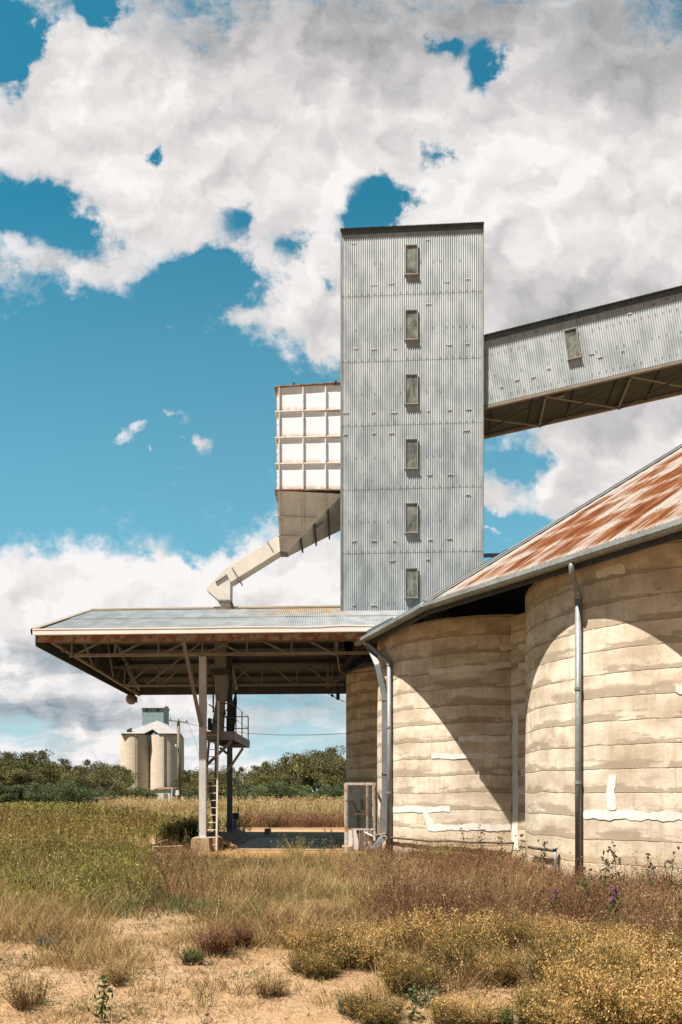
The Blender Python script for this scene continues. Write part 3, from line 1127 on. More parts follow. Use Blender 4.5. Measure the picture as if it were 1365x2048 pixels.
def build_tower():
    root = empty('elevator_tower', TO + TE * TW / 2 + Vector((0, 2, 0)), 'tall narrow elevator tower clad in grey corrugated sheet with six small windows', 'tower')
    up = Vector((0, 0, 1))
    z0 = 7.4
    ztop = 21.66
    laps = [10.28, 12.53, 14.78, 17.03, 19.35]
    lev = [z0] + laps + [ztop]
    mb = MB()
    rr = random.Random(5)
    for k in range(len(lev) - 1):
        a, b = lev[k], lev[k + 1] + .08
        if k == len(lev) - 2:
            b = lev[k + 1]
        # each upper course laps over the one below
        mb.corr(TO + up * a + TN * (.0035 * k + .004), TE, up, TN, TW, b - a, uv0=(0, (k * 2.25 + 20 * 2.25) if k else 20 * 2.25 - .62), amp=.011)
    base_u = [i * .0762 * 3 + .04 for i in range(int(TW / .2286))]
    for k in range(len(lev) - 1):
        a = lev[k]
        us = [u for u in base_u if rr.random() < .85]
        screws(mb, TO + TN * (.0035 * k + .006), TE, up, TN, us, [a + .07], .012)
        us = [u for u in base_u if rr.random() < .45]
        screws(mb, TO + TN * (.0035 * k + .006), TE, up, TN, us, [a + 1.13], .012)
    mb.build('front_wall', [M['galv'], M['steel_dark']], root, smooth=True)
    dep = 4.2
    for (o, U, N_, w, nm) in ((TO + TE * TW, -TN, TE, dep, 'side_wall'), (TO - TN * dep, TN, -TE, dep, 'side_wall'), (TO + TE * TW - TN * dep, -TE, -TN, TW, 'back_wall')):
        mb = MB()
        mb.corr(o + up * z0, U, up, N_, w, ztop - z0, amp=.011, seg=4)
        mb.build(nm, M['galv'], root, smooth=True)
    # corner flashings
    for s in (0, TW):
        mb = MB()
        mb.box(TO + TE * s + TN * .012 + up * (z0 + ztop) / 2, .05, .05, ztop - z0, TE, TN)
        mb.build('corner_strip', M['flash'], root)
    # roof: corrugated, ribs running front to back, slight fall to the back
    mb = MB()
    V = (-TN - up * .03).normalized()
    Nn = TE.cross(V)
    if Nn.z < 0:
        Nn = -Nn
    mb.corr(TO + TN * .13 - TE * .03 + up * (ztop + .035), TE, V, Nn, TW + .06, dep + .25, amp=.016)
    mb.corr(TO + TN * .128 - TE * .03 + up * (ztop + .012), TE, V, Nn, TW + .06, dep + .24, amp=.016)
    mb.build('roof', M['edge_dark'], root, smooth=True)
    mb = MB()
    mb.box(TO + TE * TW / 2 + TN * .028 + up * (ztop - .06), TW, .03, .12, TE, TN)
    mb.build('eave_shade_strip', M['galv_dark'], root)  # dark strip stands in for the roof overhang's shadow
    # base apron flashing
    mb = MB()
    mb.box(TO + TE * (TW / 2 - .25) + TN * .11 + up * 8.1, TW + .6, .3, .015, TE, (TN - up * .36).normalized(), (up + TN * .36).normalized())
    mb.build('base_flashing', M['flash'], root)
    # windows
    for y in (521.5, 651.5, 780, 909, 1037, 1167):
        u = (823.5 - CX) * 24.55 / F - TO.x
        z = EYE + (HZ - y) * 24.58 / F
        window(root, TO + TE * (u + .01) + up * z + TN * .015, TE, up, TN, .445, 1.07)
    # sun glints on the sheeting, set on as pale marks
    rr = random.Random(9)
    marks = [(707, 487), (785, 567), (748, 570), (895, 564), (936, 558), (856, 480), (710, 697), (748, 698), (790, 697), (898, 690), (936, 688), (857, 608), (692, 826), (748, 825), (790, 825), (857, 822), (901, 820), (938, 819), (690, 869), (748, 867), (784, 866), (934, 861), (860, 950), (899, 949), (935, 989), (709, 1082), (748, 1081), (789, 1081), (861, 1079), (899, 1077), (785, 1121), (856, 1118), (708, 1210), (748, 1210)]
    for (px, py) in marks:
        d = 24.75 - (px - 683) / 280 * .285 - .02
        p = W(px, py, d)
        mb = MB()
        w = rr.uniform(.09, .2)
        mb.box(p + TE * rr.uniform(-.03, .03), w, .022, rr.uniform(.018, .034), TE, TN)
        mb.box(p + TE * w * .3 + up * .008, w * .5, .024, .02, TE, TN)
        mb.build('glint_or_rust_mark', M['glint'], root)
    # lean-to roof showing behind the hip, to the right of the tower foot
    mb = MB()
    o = W(955, 1107, 27.5)
    mb.corr(o, TE, (TN - up * .45).normalized(), up, 3.2, 1.6, amp=.012)
    mb.build('lean_to_roof', M['galv_dark'], root, smooth=True)  # dark colour holds the shadow side of this roof


# ================================================================= GALLERY
def build_gallery():
    a = math.radians(9.5)
    E = Vector((math.cos(a), -math.sin(a), 0))
    N_ = Vector((-math.sin(a), -math.cos(a), 0))
    sl = math.radians(8.3)
    up = Vector((0, 0, 1))
    U = (E * math.cos(sl) + up * math.sin(sl))      # along the slope
    V = (up * math.cos(sl) - E * math.sin(sl))      # up the sheets
    tr = TO + TE * TW
    o = Vector((tr.x - .15, tr.y + .17, 15.42))
    root = empty('conveyor_gallery', o, 'sloping enclosed conveyor gallery running from the tower to the right frame edge', 'conveyor')
    H = 2.34
    Lg = 17.0
    wd = 2.15
    dp = -N_
    mb = MB()
    mb.corr(o, U, V, N_, Lg, H, amp=.011, uv0=(0, .05))
    rr = random.Random(2)
    us = [i * .0762 * 3 + .04 for i in range(int(Lg / .2286))]
    for v in (.22, .95, 1.72, 2.12):
        screws(mb, o, U, V, N_, [u for u in us if rr.random() < (.75 if v != .95 else .5)], [v], .012)
    mb.build('front_wall', [M['galv_light'], M['steel_dark']], root, smooth=True)
    mb = MB()
    mb.corr(o + dp * wd, U, V, -N_, Lg, H, amp=.011, seg=4)
    mb.build('back_wall', M['galv_light'], root, smooth=True)
    mb = MB()
    Vr = (dp * 1.0 + up * .02).normalized()
    mb.corr(o + V * (H + .03) + N_ * .15, U, Vr, V, Lg, wd + .3, amp=.014)
    mb.corr(o + V * (H + .008) + N_ * .148, U, Vr, V, Lg, wd + .3, amp=.014)
    mb.build('roof', M['galv_dark'], root, smooth=True)
    mb = MB()
    mb.box(o + U * Lg / 2 + V * (H - .05) + N_ * .03, Lg, .03, .13, U, N_, V)
    mb.build('eave_shade_strip', M['galv_dark'], root)  # dark strip painting the shadow below the gallery eave
    # floor and its bracing
    mb = MB()
    mb.box(o + U * Lg / 2 + dp * wd / 2 - V * .0, Lg, wd - .04, .05, U, dp, V)
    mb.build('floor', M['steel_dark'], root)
    for s in (0.03, wd - .03):
        mb = MB()
        mb.angle(o + dp * s - V * .12, o + dp * s - V * .12 + U * Lg, .11, .014, V)
        mb.build('chord', M['steel_tan'], root)
    step = 2.85
    k0 = .10
    for k in range(6):
        t = 2.33 + step * k - step
        p0 = o + U * (t + .0) - V * .13
        mb = MB()
        a0, b0 = p0 + dp * .08, p0 + dp * (wd - .08)
        mb.bar(a0, b0, .07, .05, V)
        mb.build('cross_strut', M['steel_tan'], root)
        if k < 5:
            q0 = p0 + U * step
            mb = MB()
            mb.bar(p0 + dp * .08 - V * .02, q0 + dp * (wd - .08) - V * .02, .05, .03, V)
            mb.build('diagonal_brace', M['steel_tan'], root)
            mb = MB()
            mb.bar(p0 + dp * (wd - .08) - V * .05, q0 + dp * .08 - V * .05, .05, .03, V)
            mb.build('diagonal_brace', M['steel_dark'], root)
    for k in range(12):
        mb = MB()
        p0 = o + U * (.5 + k * 1.42) - V * .05
        mb.bar(p0 + dp * .1, p0 + dp * (wd - .1), .05, .06, V)
        mb.build('floor_joist', M['steel_dark'], root)
    mb = MB()
    pl = o + U * 2.85 + dp * .42 - V * .10
    mb.box(pl, .34, .14, .01, U, dp, V)
    mb.build('tie_plate', M['flash'], root)
    # window, square to the slope
    c = o + U * 3.42 + V * 1.36 + N_ * .012
    window(root, c, U, V, N_, .44, 1.06)
    rr = random.Random(12)
    for (u, v) in ((1.45, .62), (2.0, .58), (.9, .5), (2.55, .75), (4.25, .72), (4.0, .9), (5.0, .75), (5.4, 1.95), (6.2, 2.05), (6.6, 2.12), (7.2, .9), (8.4, 1.1), (9.5, 1.6)):
        mb = MB()
        w = rr.uniform(.1, .2)
        mb.box(o + U * u + V * v + N_ * .012, w, .02, rr.uniform(.02, .035), U, N_, V)
        mb.build('glint_or_rust_mark', M['rustflash'] if v > 2 else M['glint'], root)  # pale ones are sun glints put on as colour, upper ones rust


# ================================================================= BIN AND CHUTE
def build_bin():
    up = Vector((0, 0, 1))
    x0, x1 = -2.30, .05
    yf, yb = 25.05, 28.1
    zb, zt = 12.66, 16.34
    root = empty('overhead_bin', ((x0 + x1) / 2, (yf + yb) / 2, zb), 'white steel overhead bin with rusty stiffener grid hung on the tower side', 'bin')
    mb = MB()
    zl, zr = zt, zt + .16

    def q(p, u):
        mb.poly(p, u)
    q([(x0, yf, zb), (x1, yf, zb), (x1, yf, zr), (x0, yf, zl)], [(0, 0), (x1 - x0, 0), (x1 - x0, zr - zb), (0, zl - zb)])
    q([(x0, yb, zb), (x0, yf, zb), (x0, yf, zl), (x0, yb, zl)], [(0, 0), (yb - yf, 0), (yb - yf, zl - zb), (0, zl - zb)])
    q([(x1, yb, zb), (x0, yb, zb), (x0, yb, zl), (x1, yb, zr)], [(0, 0), (x1 - x0, 0), (x1 - x0, zr - zb), (0, zl - zb)])
    q([(x0, yf, zl), (x1, yf, zr), (x1, yb, zr), (x0, yb, zl)], [(0, 0), (1, 0), (1, 1), (0, 1)])
    mb.build('bin_wall', M['bin'], root)
    # hopper
    ox0, ox1, oy0, oy1, oz = -2.27, -1.98, 25.95, 26.5, 10.80
    mb = MB()
    T = [(x0, yf, zb), (x1, yf, zb - .12), (x1, yb, zb - .25), (x0, yb, zb)]
    Bt = [(ox0, oy0, oz), (ox1, oy0, oz - .02), (ox1, oy1, oz), (ox0, oy1, oz)]
    for k in range(4):
        j = (k + 1) % 4
        mb.poly([Bt[k], Bt[j], T[j], T[k]], [(0.3, 0), (1.2, 0), (1.5, 1.2), (0.3, 1.2)])
    hop = mb.build('hopper', M['hopper'], root)
    # horizontal flanges (front and left)
    for k, z in enumerate((zb, 13.60, 14.53, 15.46, zt)):
        mb = MB()
        zr_ = z + (.16 if z == zt else .03 * k)
        w = .06 if 0 < k < 4 else .08
        mb.hexa([(x0 - w, yf - w, z - .02), (x1, yf - w, zr_ - .02), (x1, yf + .003, zr_ - .02), (x0 - w, yf + .003, z - .02),
                 (x0 - w, yf - w, z + .018), (x1, yf - w, zr_ + .018), (x1, yf + .003, zr_ + .018), (x0 - w, yf + .003, z + .018)])
        mb.hexa([(x0 - w, yf + .01, z - .02), (x0 + .003, yf + .01, z - .02), (x0 + .003, yb, z - .02), (x0 - w, yb, z - .02),
                 (x0 - w, yf + .01, z + .03), (x0 + .003, yf + .01, z + .03), (x0 + .003, yb, z + .03), (x0 - w, yb, z + .03)])
        mb.build('flange', M['rust'] if k in (0, 4) else M['bin_rib'], root, bevel=.006)
    # vertical ribs
    for k, px in enumerate((559, 606.5, 651.5)):
        x = (px - CX) * yf / F
        for (a, b) in ((zb + .04, 13.57), (13.66, 14.5), (14.60, 15.43), (15.53, zt - .01)):
            mb = MB()
            mb.box((x, yf - .035, (a + b) / 2), .042 if k else .028, .07, b - a)
            mb.build('rib', M['bin_rib'], root)
    for y in (26.0, 27.0):
        mb = MB()
        mb.box((x0 - .035, y, (zb + zt) / 2), .07, .05, zt - zb - .1)
        mb.build('rib', M['bin_rib'], root)
    # lugs on top
    for px in (588, 672):
        mb = MB()
        p = W(px, 771, 25.0)
        mb.box((p.x, 25.0, zt + .1 + (.06 if px > 600 else 0)), .09, .06, .1)
        mb.build('lug', M['steel_dark'], root)
    # hopper ribs following the front plate
    def onf(s, t):
        a = Vector(T[0]).lerp(Vector(T[1]), s)
        b = Vector(Bt[0]).lerp(Vector(Bt[1]), s)
        return a.lerp(b, t)
    nf = (Vector(T[1]) - Vector(T[0])).cross(Vector(Bt[0]) - Vector(T[0])).normalized()
    if nf.y > 0:
        nf = -nf
    for t in (.42, .74):
        mb = MB()
        mb.bar(onf(-.05 / (1 - t * .5), t) + nf * .035, onf(1, t) + nf * .035, .045, .07, nf)
        mb.build('hopper_rib', M['hopper'], hop)
    for px in (560, 606.5, 651.5):
        x = (px - CX) * yf / F
        f = (x - T[0][0]) / (T[1][0] - T[0][0])
        a = Vector(T[0]).lerp(Vector(T[1]), max(.02, f))
        g = (x - Bt[1][0]) / (T[1][0] - Bt[1][0])
        b = Vector(Bt[1]).lerp(Vector(T[1]), g) if g > 0 else Vector(Bt[0]) + Vector((.03, 0, 0))
        mb = MB()
        mb.bar(a + nf * .03, b + nf * .03, .05, .06, nf)
        mb.build('hopper_rib', M['hopper'], hop)
    # stiffeners under the sloping floor
    for s in (.25, .5, .75):
        mb = MB()
        a = Vector(Bt[1]).lerp(Vector(T[1]), s)
        b = Vector(Bt[2]).lerp(Vector(T[2]), s)
        mb.bar(a - up * .07, b - up * .07, .06, .14)
        mb.build('floor_rib', M['steel_dark'], hop)
    mb = MB()
    mb.box(W(640, 1049, 25.75), .34, .01, .09, Vector((.83, 0, .55)), Vector((0, 1, 0)), Vector((-.55, 0, .83)))
    mb.build('tie_plate', M['flash'], hop)
    mb = MB()
    mb.hexa([(ox0, oy0, oz - .03), (ox1, oy0, oz - .05), (ox1, oy1, oz - .03), (ox0, oy1, oz - .03), (ox0, oy0, oz - .002), (ox1, oy0, oz - .022), (ox1, oy1, oz - .002), (ox0, oy1, oz - .002)])
    mb.build('outlet_plate', M['steel'], hop)
    # ---- chute
    r2 = empty('grain_chute', W(452, 1222, 26.2), 'pale square chute slanting from the bin down to the canopy ridge', 'chute')
    d = 26.2
    yd = .30

    def prism(px, name, mat, y0=d - yd, y1=d + yd, par=r2):
        mb = MB()
        P = [W(x, y, d) for (x, y) in px]
        f = [(p.x, y0, p.z) for p in P]
        b_ = [(p.x, y1, p.z) for p in P]
        mb.poly(f)
        mb.poly(list(reversed(b_)))
        for k in range(len(P)):
            j = (k + 1) % len(P)
            mb.poly([f[j], f[k], b_[k], b_[j]])
        return mb.build(name, mat, par, bevel=.008)
    prism([(559, 1074), (562, 1108), (464, 1169), (449, 1146), (540, 1090), (552, 1080)], 'duct', M['chute'])
    prism([(449, 1146.5), (463.5, 1169.5), (463, 1206), (442, 1206), (416, 1183)], 'head_box', M['chute'])
    prism([(443.5, 1206), (462, 1206), (462, 1226), (443.5, 1226)], 'neck', M['chute'], d - .2, d + .2)
    prism([(440, 1204), (465, 1204), (465, 1208), (440, 1208)], 'neck_flange', M['steel'], d - .33, d + .33)
    prism([(437, 1220), (468, 1220), (468, 1224), (437, 1224)], 'base_flashing', M['rust'], d - .35, d + .35)
    prism([(466, 1141), (468, 1140), (484, 1166), (482, 1167)], 'joint_band', M['steel'], d - .33, d + .33)
    prism([(536, 1090), (538, 1089), (550, 1109), (548, 1110)], 'joint_band', M['steel_tan'], d - .31, d + .31)
    prism([(434, 1169), (457, 1154), (458, 1156), (435, 1171)], 'lid', M['steel'], d - .34, d + .34)


# ================================================================= CANOPY
CA = math.radians(2.6)
CE = Vector((math.cos(CA), -math.sin(CA), 0))
CG = Vector((-.035, 1.0, 0))
CO = Vector((-9.22, 21.05, 0))


def C(u, v, z):
    p = CO + CE * u + CG * v
    return Vector((p.x, p.y, z))


def roofz(v):
    return 6.72 + .374 * (v if v <= 5.35 else 10.7 - v)


def build_canopy():
    up = Vector((0, 0, 1))
    root = empty('loading_canopy', C(6, 5.3, 0), 'open drive-through canopy with a low gabled sheet roof and white gutter', 'canopy')
    UW = 11.9
    cg = CG.normalized()
    # roof slopes
    for side in (0, 1):
        mb = MB()
        if side == 0:
            o = C(-.02, -.05, roofz(0) - .02)
            e = C(-.02, 5.35, roofz(5.35))
        else:
            o = C(-.02, 10.75, roofz(10.7) - .02)
            e = C(-.02, 5.35, roofz(5.35))
        V = (e - o)
        L = V.length
        V.normalize()
        Nn = CE.cross(V)
        if Nn.z < 0:
            Nn = -Nn
        w = UW if side == 0 else UW - .5
        mb.corr(o, CE, V, Nn, w, L * .5 + .06, amp=.010)
        mb.corr(o + V * L * .5 + Nn * .012, CE, V, Nn, w, L * .5, amp=.010, uv0=(0, L * .5))
        mb.build('roof_slope', M['galv_roof'], root, smooth=True)
        if side:
            # inner face of the sheeting, a sheet below with shade in its colour
            mb = MB()
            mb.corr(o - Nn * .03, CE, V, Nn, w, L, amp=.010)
            mb.build('roof_lining', M['galv_shaded'], root, smooth=True)
    # ridge cap
    mb = MB()
    for s in (-1, 1):
        a, b = C(0, 5.35, roofz(5.35) + .045), C(UW - .2, 5.35, roofz(5.35) + .045)
        p, q = C(0, 5.35 + s * .2, roofz(5.35) - .03), C(UW - .2, 5.35 + s * .2, roofz(5.35) - .03)
        mb.hexa([a - up * .008, b - up * .008, q - up * .008, p - up * .008, a + up * .004, b + up * .004, q + up * .004, p + up * .004])
    mb.tube([C(0, 5.35, roofz(5.35) + .05), C(UW - .2, 5.35, roofz(5.35) + .05)], .04, 8)
    mb.build('ridge_cap', M['ridge'], root)
    # verge capping on the left gable
    mb = MB()
    for (v0, v1) in ((-.05, 5.3), (10.7, 5.4)):
        mb.bar(C(.0, v0, roofz(max(0, v0)) + .035), C(.0, v1, roofz(v1) + .035), .17, .025)
    mb.build('verge_cap', M['ridge'], root)
    mb = MB()
    mb.bar(C(-.09, -.03, 6.66), C(-.09, 5.3, roofz(5.3) - .06), .02, .15)
    mb.bar(C(-.09, 10.7, 6.66), C(-.09, 5.4, roofz(5.4) - .06), .02, .15)
    mb.build('bargeboard', M['steel_dark'], root)
    # front gutter: U channel with a dented lip
    mb = MB()
    ks = [0, 1.4, 2.9, 4.6, 6.3, 7.7, 8.05, 8.6, 8.9, 9.3, 9.6, 10.2]
    rr = random.Random(4)
    prev = None
    for k in range(len(ks) - 1):
        u0, u1 = ks[k], ks[k + 1]

        def dz(u):
            return .012 * math.sin(u * 2.1) + (-.03 * math.exp(-((u - 8.3) / .18) ** 2)) + (.02 * math.exp(-((u - 9.1) / .3) ** 2))
        a, b = C(u0, -.13, 0), C(u1, -.13, 0)
        c, d = C(u0, .0, 0), C(u1, .0, 0)
        z0, z1 = 6.735 + dz(u0), 6.735 + dz(u1)
        mb.hexa([(a.x, a.y, 6.56), (b.x, b.y, 6.56), (b.x, b.y + .012, 6.56), (a.x, a.y + .012, 6.56), (a.x, a.y, z0), (b.x, b.y, z1), (b.x, b.y + .012, z1), (a.x, a.y + .012, z0)])
        mb.hexa([(a.x, a.y - .012, z0 - .035), (b.x, b.y - .012, z1 - .035), (b.x, b.y - .001, z1 - .035), (a.x, a.y - .001, z0 - .035), (a.x, a.y - .012, z0 + .002), (b.x, b.y - .012, z1 + .002), (b.x, b.y - .001, z1 + .002), (a.x, a.y - .001, z0 + .002)])
        mb.hexa([(a.x, a.y + .013, 6.56), (b.x, b.y + .013, 6.56), (d.x, d.y, 6.56), (c.x, c.y, 6.56), (a.x, a.y + .013, 6.572), (b.x, b.y + .013, 6.572), (d.x, d.y, 6.572), (c.x, c.y, 6.572)])
    mb.box(C(0, -.065, 6.64), .012, .12, .15, CE, cg)
    mb.build('gutter', M['white'], root)
    # rusty channel fascia
    mb = MB()
    a, b = C(.03, .04, 6.465), C(10.35, .04, 6.465)
    mb.bar(a, b, .014, .18)
    for z in (6.38, 6.55):
        mb.bar(C(.03, .085, z), C(10.35, .085, z), .076, .012)
    mb.build('fascia_channel', M['rust'], root)
    # back fascia, gable cladding
    mb = MB()
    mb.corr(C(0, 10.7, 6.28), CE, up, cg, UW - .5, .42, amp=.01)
    mb.build('back_fascia', M['galv_shaded'], root, smooth=True)
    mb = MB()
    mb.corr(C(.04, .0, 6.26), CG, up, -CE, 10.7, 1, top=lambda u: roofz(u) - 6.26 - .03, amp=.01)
    mb.build('gable_cladding', M['galv_shaded'], root, smooth=True)
    mb = MB()
    mb.bar(C(.05, .02, 6.27), C(.05, 10.7, 6.27), .05, .05)
    mb.build('gable_sill', M['steel_dark'], root)
    # gable truss chords and webs inside the left end
    mb = MB()
    mb.angle(C(.48, .15, 6.36), C(.48, 10.6, 6.22), .09, .012)
    mb.build('gable_chord', M['steel_tan'], root)
    for (v0, z0, v1, z1) in ((1.05, 6.3, 2.4, 7.3), (2.4, 7.45, 4.2, 6.3), (4.2, 6.3, 5.35, 8.4), (5.35, 8.4, 6.6, 6.3), (6.6, 6.3, 8.3, 7.3), (8.3, 7.3, 10., 6.3)):
        mb = MB()
        mb.bar(C(.48, v0, z0), C(.48, v1, z1), .06, .06)
        mb.build('gable_web', M['steel'], root)
    # trusses parallel to the front
    colu = (C(0, 1.05, 0) - CO).length * 0 + 4.93
    posts = [4.93 - 1.385 * k for k in range(4)] + [4.93 + 1.4 * k for k in range(1, 5)]

    def truss(v, ztop, zbot, name, mat, uend):
        mb = MB()
        mb.angle(C(.9, v, zbot), C(uend, v, zbot), .10, .014)
        mb.angle(C(.2, v, ztop), C(uend, v, ztop), .10, .014, (0, 0, -1))
        tr = mb.build(name, mat, root)
        for p in posts:
            if p < .6 or p > uend:
                continue
            m2 = MB()
            m2.bar(C(p, v, zbot + .02), C(p, v, ztop - .02), .05, .06, cg)
            m2.box(C(p, v + .03, zbot + .06), .2, .012, .14, CE, cg)
            m2.build('truss_post', mat, tr)
            m2 = MB()
            if p <= 4.95:
                m2.bar(C(p + .05, v + .02, zbot + .04), C(p + .98, v + .02, ztop), .05, .055, cg)
            if p >= 4.9 and p + 1.0 < uend + 1.4:
                q = p + .98 if p > 5 else 4.93 + .95
                m2.bar(C(q - .95 + .35, v + .024, ztop), C(q + .35 - .02, v + .024, zbot + .04), .05, .055, cg) if p > 5 or True else None
            m2.build('truss_diagonal', mat, tr)
        return tr
    truss(1.05, 6.62, 6.12, 'front_truss', M['steel_tan'], 10.3)
    truss(7.1, 6.92, 6.10, 'rear_truss', M['steel'], 9.6)
    # main rafters
    for u in (.5, 4.93, 10.0):
        for (v0, v1) in ((.2, 5.25), (10.5, 5.45)):
            mb = MB()
            mb.bar(C(u, v0, roofz(v0) - .26), C(u, v1, roofz(v1) - .26), .10, .2)
            mb.build('rafter', M['steel'], root)
    # purlins
    for v in (.5, 1.75, 3.0, 4.25, 5.15, 5.6, 6.6, 7.65, 8.7, 9.75, 10.5):
        mb = MB()
        z = roofz(v) - .10
        mb.bar(C(.1, v, z), C(UW - 1.0, v, z), .055, .13)
        mb.bar(C(.1, v + .04, z - .06), C(UW - 1.0, v + .04, z - .06), .075, .012)
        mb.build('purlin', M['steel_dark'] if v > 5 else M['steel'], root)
    # wind braces in the roof plane
    for (u0, v0, u1, v1) in ((.6, .8, 3.5, 5.2), (5.2, .6, 7.4, 5.2), (1., 10., 4.8, 6.)):
        mb = MB()
        mb.bar(C(u0, v0, roofz(v0) - .3), C(u1, v1, roofz(v1) - .3), .05, .05)
        mb.build('wind_brace', M['steel_tan'], root)

    # columns: front one on a concrete pier
    def hcol(c, z0, z1, w, mat, name='column'):
        mb = MB()
        h = (z0 + z1) / 2
        mb.box(c + up * h, w, .02, z1 - z0, CE, cg)
        for s in (-1, 1):
            mb.box(c + up * h + CE * s * (w / 2 - .006), .018, w * .9, z1 - z0, CE, cg)
        mb.box(c + up * h - cg * w * .42, w * .84, .02, z1 - z0, CE, cg)
        mb.box(c + up * (z0 + .012), w * 1.5, w * 1.5, .024, CE, cg)
        return mb.build(name, mat, root, bevel=.003)
    fc = C(4.93, 1.15, 0)
    hcol(fc, .44, 6.1, .215, M['steel_pale'])
    mb = MB()
    c = fc
    mb.hexa([c + Vector((-.34, -.34, -.1)), c + Vector((.3, -.34, -.1)), c + Vector((.3, .34, -.1)), c + Vector((-.34, .34, -.1)),
             c + Vector((-.30, -.28, .44)), c + Vector((.24, -.28, .44)), c + Vector((.24, .28, .44)), c + Vector((-.30, .28, .44))])
    mb.build('pier', M['concrete'], root, bevel=.02)
    rc = W(460, 1588, 26.5)
    hcol(Vector((rc.x, rc.y, 0)), .0, 8.2, .19, M['blue_steel'])
    # raking strut
    mb = MB()
    mb.bar(C(4.50, .12, 6.42), C(4.90, 1.0, 3.9), .11, .06, cg)
    mb.build('raking_strut', M['steel_tan'], root)
    # right-hand hanger
    mb = MB()
    mb.bar(C(9.12, 1.07, 6.6), C(9.12, 1.07, 6.1), .11, .10, cg)
    mb.build('hanger', M['steel_tan'], root)
    mb = MB()
    mb.bar(C(8.95, 7.1, 6.9), C(8.95, 7.1, 6.0), .09, .09, cg)
    mb.build('hanger', M['steel_tan'], root)
    # conduit drooping to the silo wall
    mb = MB()
    p = [C(9.15, 1.0, 6.1), W(680, 1342, 22.3), W(689, 1347, 22.6), W(720, 1345, 22.8), W(755, 1341, 22.6)]
    mb.tube(p, .022, 6)
    mb.build('conduit', M['steel_tan'], root, smooth=True)

    # lamp at the rear corner
    r = empty('flood_lamp', C(.35, 10.2, 6.2), 'round dusty flood lamp hung under the rear left canopy corner', 'lamp')
    c = W(263, 1400, 30.6)
    mb = MB()
    n = 14
    prof = [(.02, -.30), (.13, -.27), (.22, -.17), (.235, -.05), (.20, .08), (.11, .14), (.05, .16)]
    b0 = 0
    for (rad, z) in prof:
        for k in range(n):
            a = 2 * math.pi * k / n
            mb.v.append((c.x + rad * math.cos(a), c.y + rad * math.sin(a), c.z + z + .1))
    for j in range(len(prof) - 1):
        for k in range(n):
            a_, b_ = j * n + k, j * n + (k + 1) % n
            mb.f.append((a_, b_, b_ + n, a_ + n))
            mb.uv.append([(0, 0)] * 4)
            mb.mi.append(0)
    mb.f.append(tuple(reversed(range(n))))
    mb.uv.append([(0, 0)] * n)
    mb.mi.append(0)
    mb.build('lamp_bowl', M['soffit'], r, smooth=True)
    mb = MB()
    mb.tube([c + up * .25, c + up * .5], .05, 8)
    mb.bar(c + Vector((.24, 0, .14)), c + Vector((.24, 0, -.12)), .02, .14, (0, 1, 0))
    mb.build('lamp_bracket', M['steel_dark'], r)
    # small hanging box
    r = empty('junction_box', W(677, 1393, 27.6), 'small black junction box hanging on a cable under the rear truss', 'box')
    c = W(676.5, 1393, 27.6)
    mb = MB()
    mb.box(c, .14, .12, .26)
    mb.build('box_body', M['black'], r, bevel=.01)
    mb = MB()
    mb.tube([c + up * .12, Vector((c.x, c.y, 6.15))], .015, 6)
    mb.tube([W(655, 1386, 27.6), W(663, 1391, 27.6), W(675, 1397, 27.6), W(690, 1404, 27.6)], .014, 6)
    mb.tube([W(663, 1389, 27.6), W(667, 1393, 27.6)], .05, 8)
    mb.build('cable', M['black'], r)


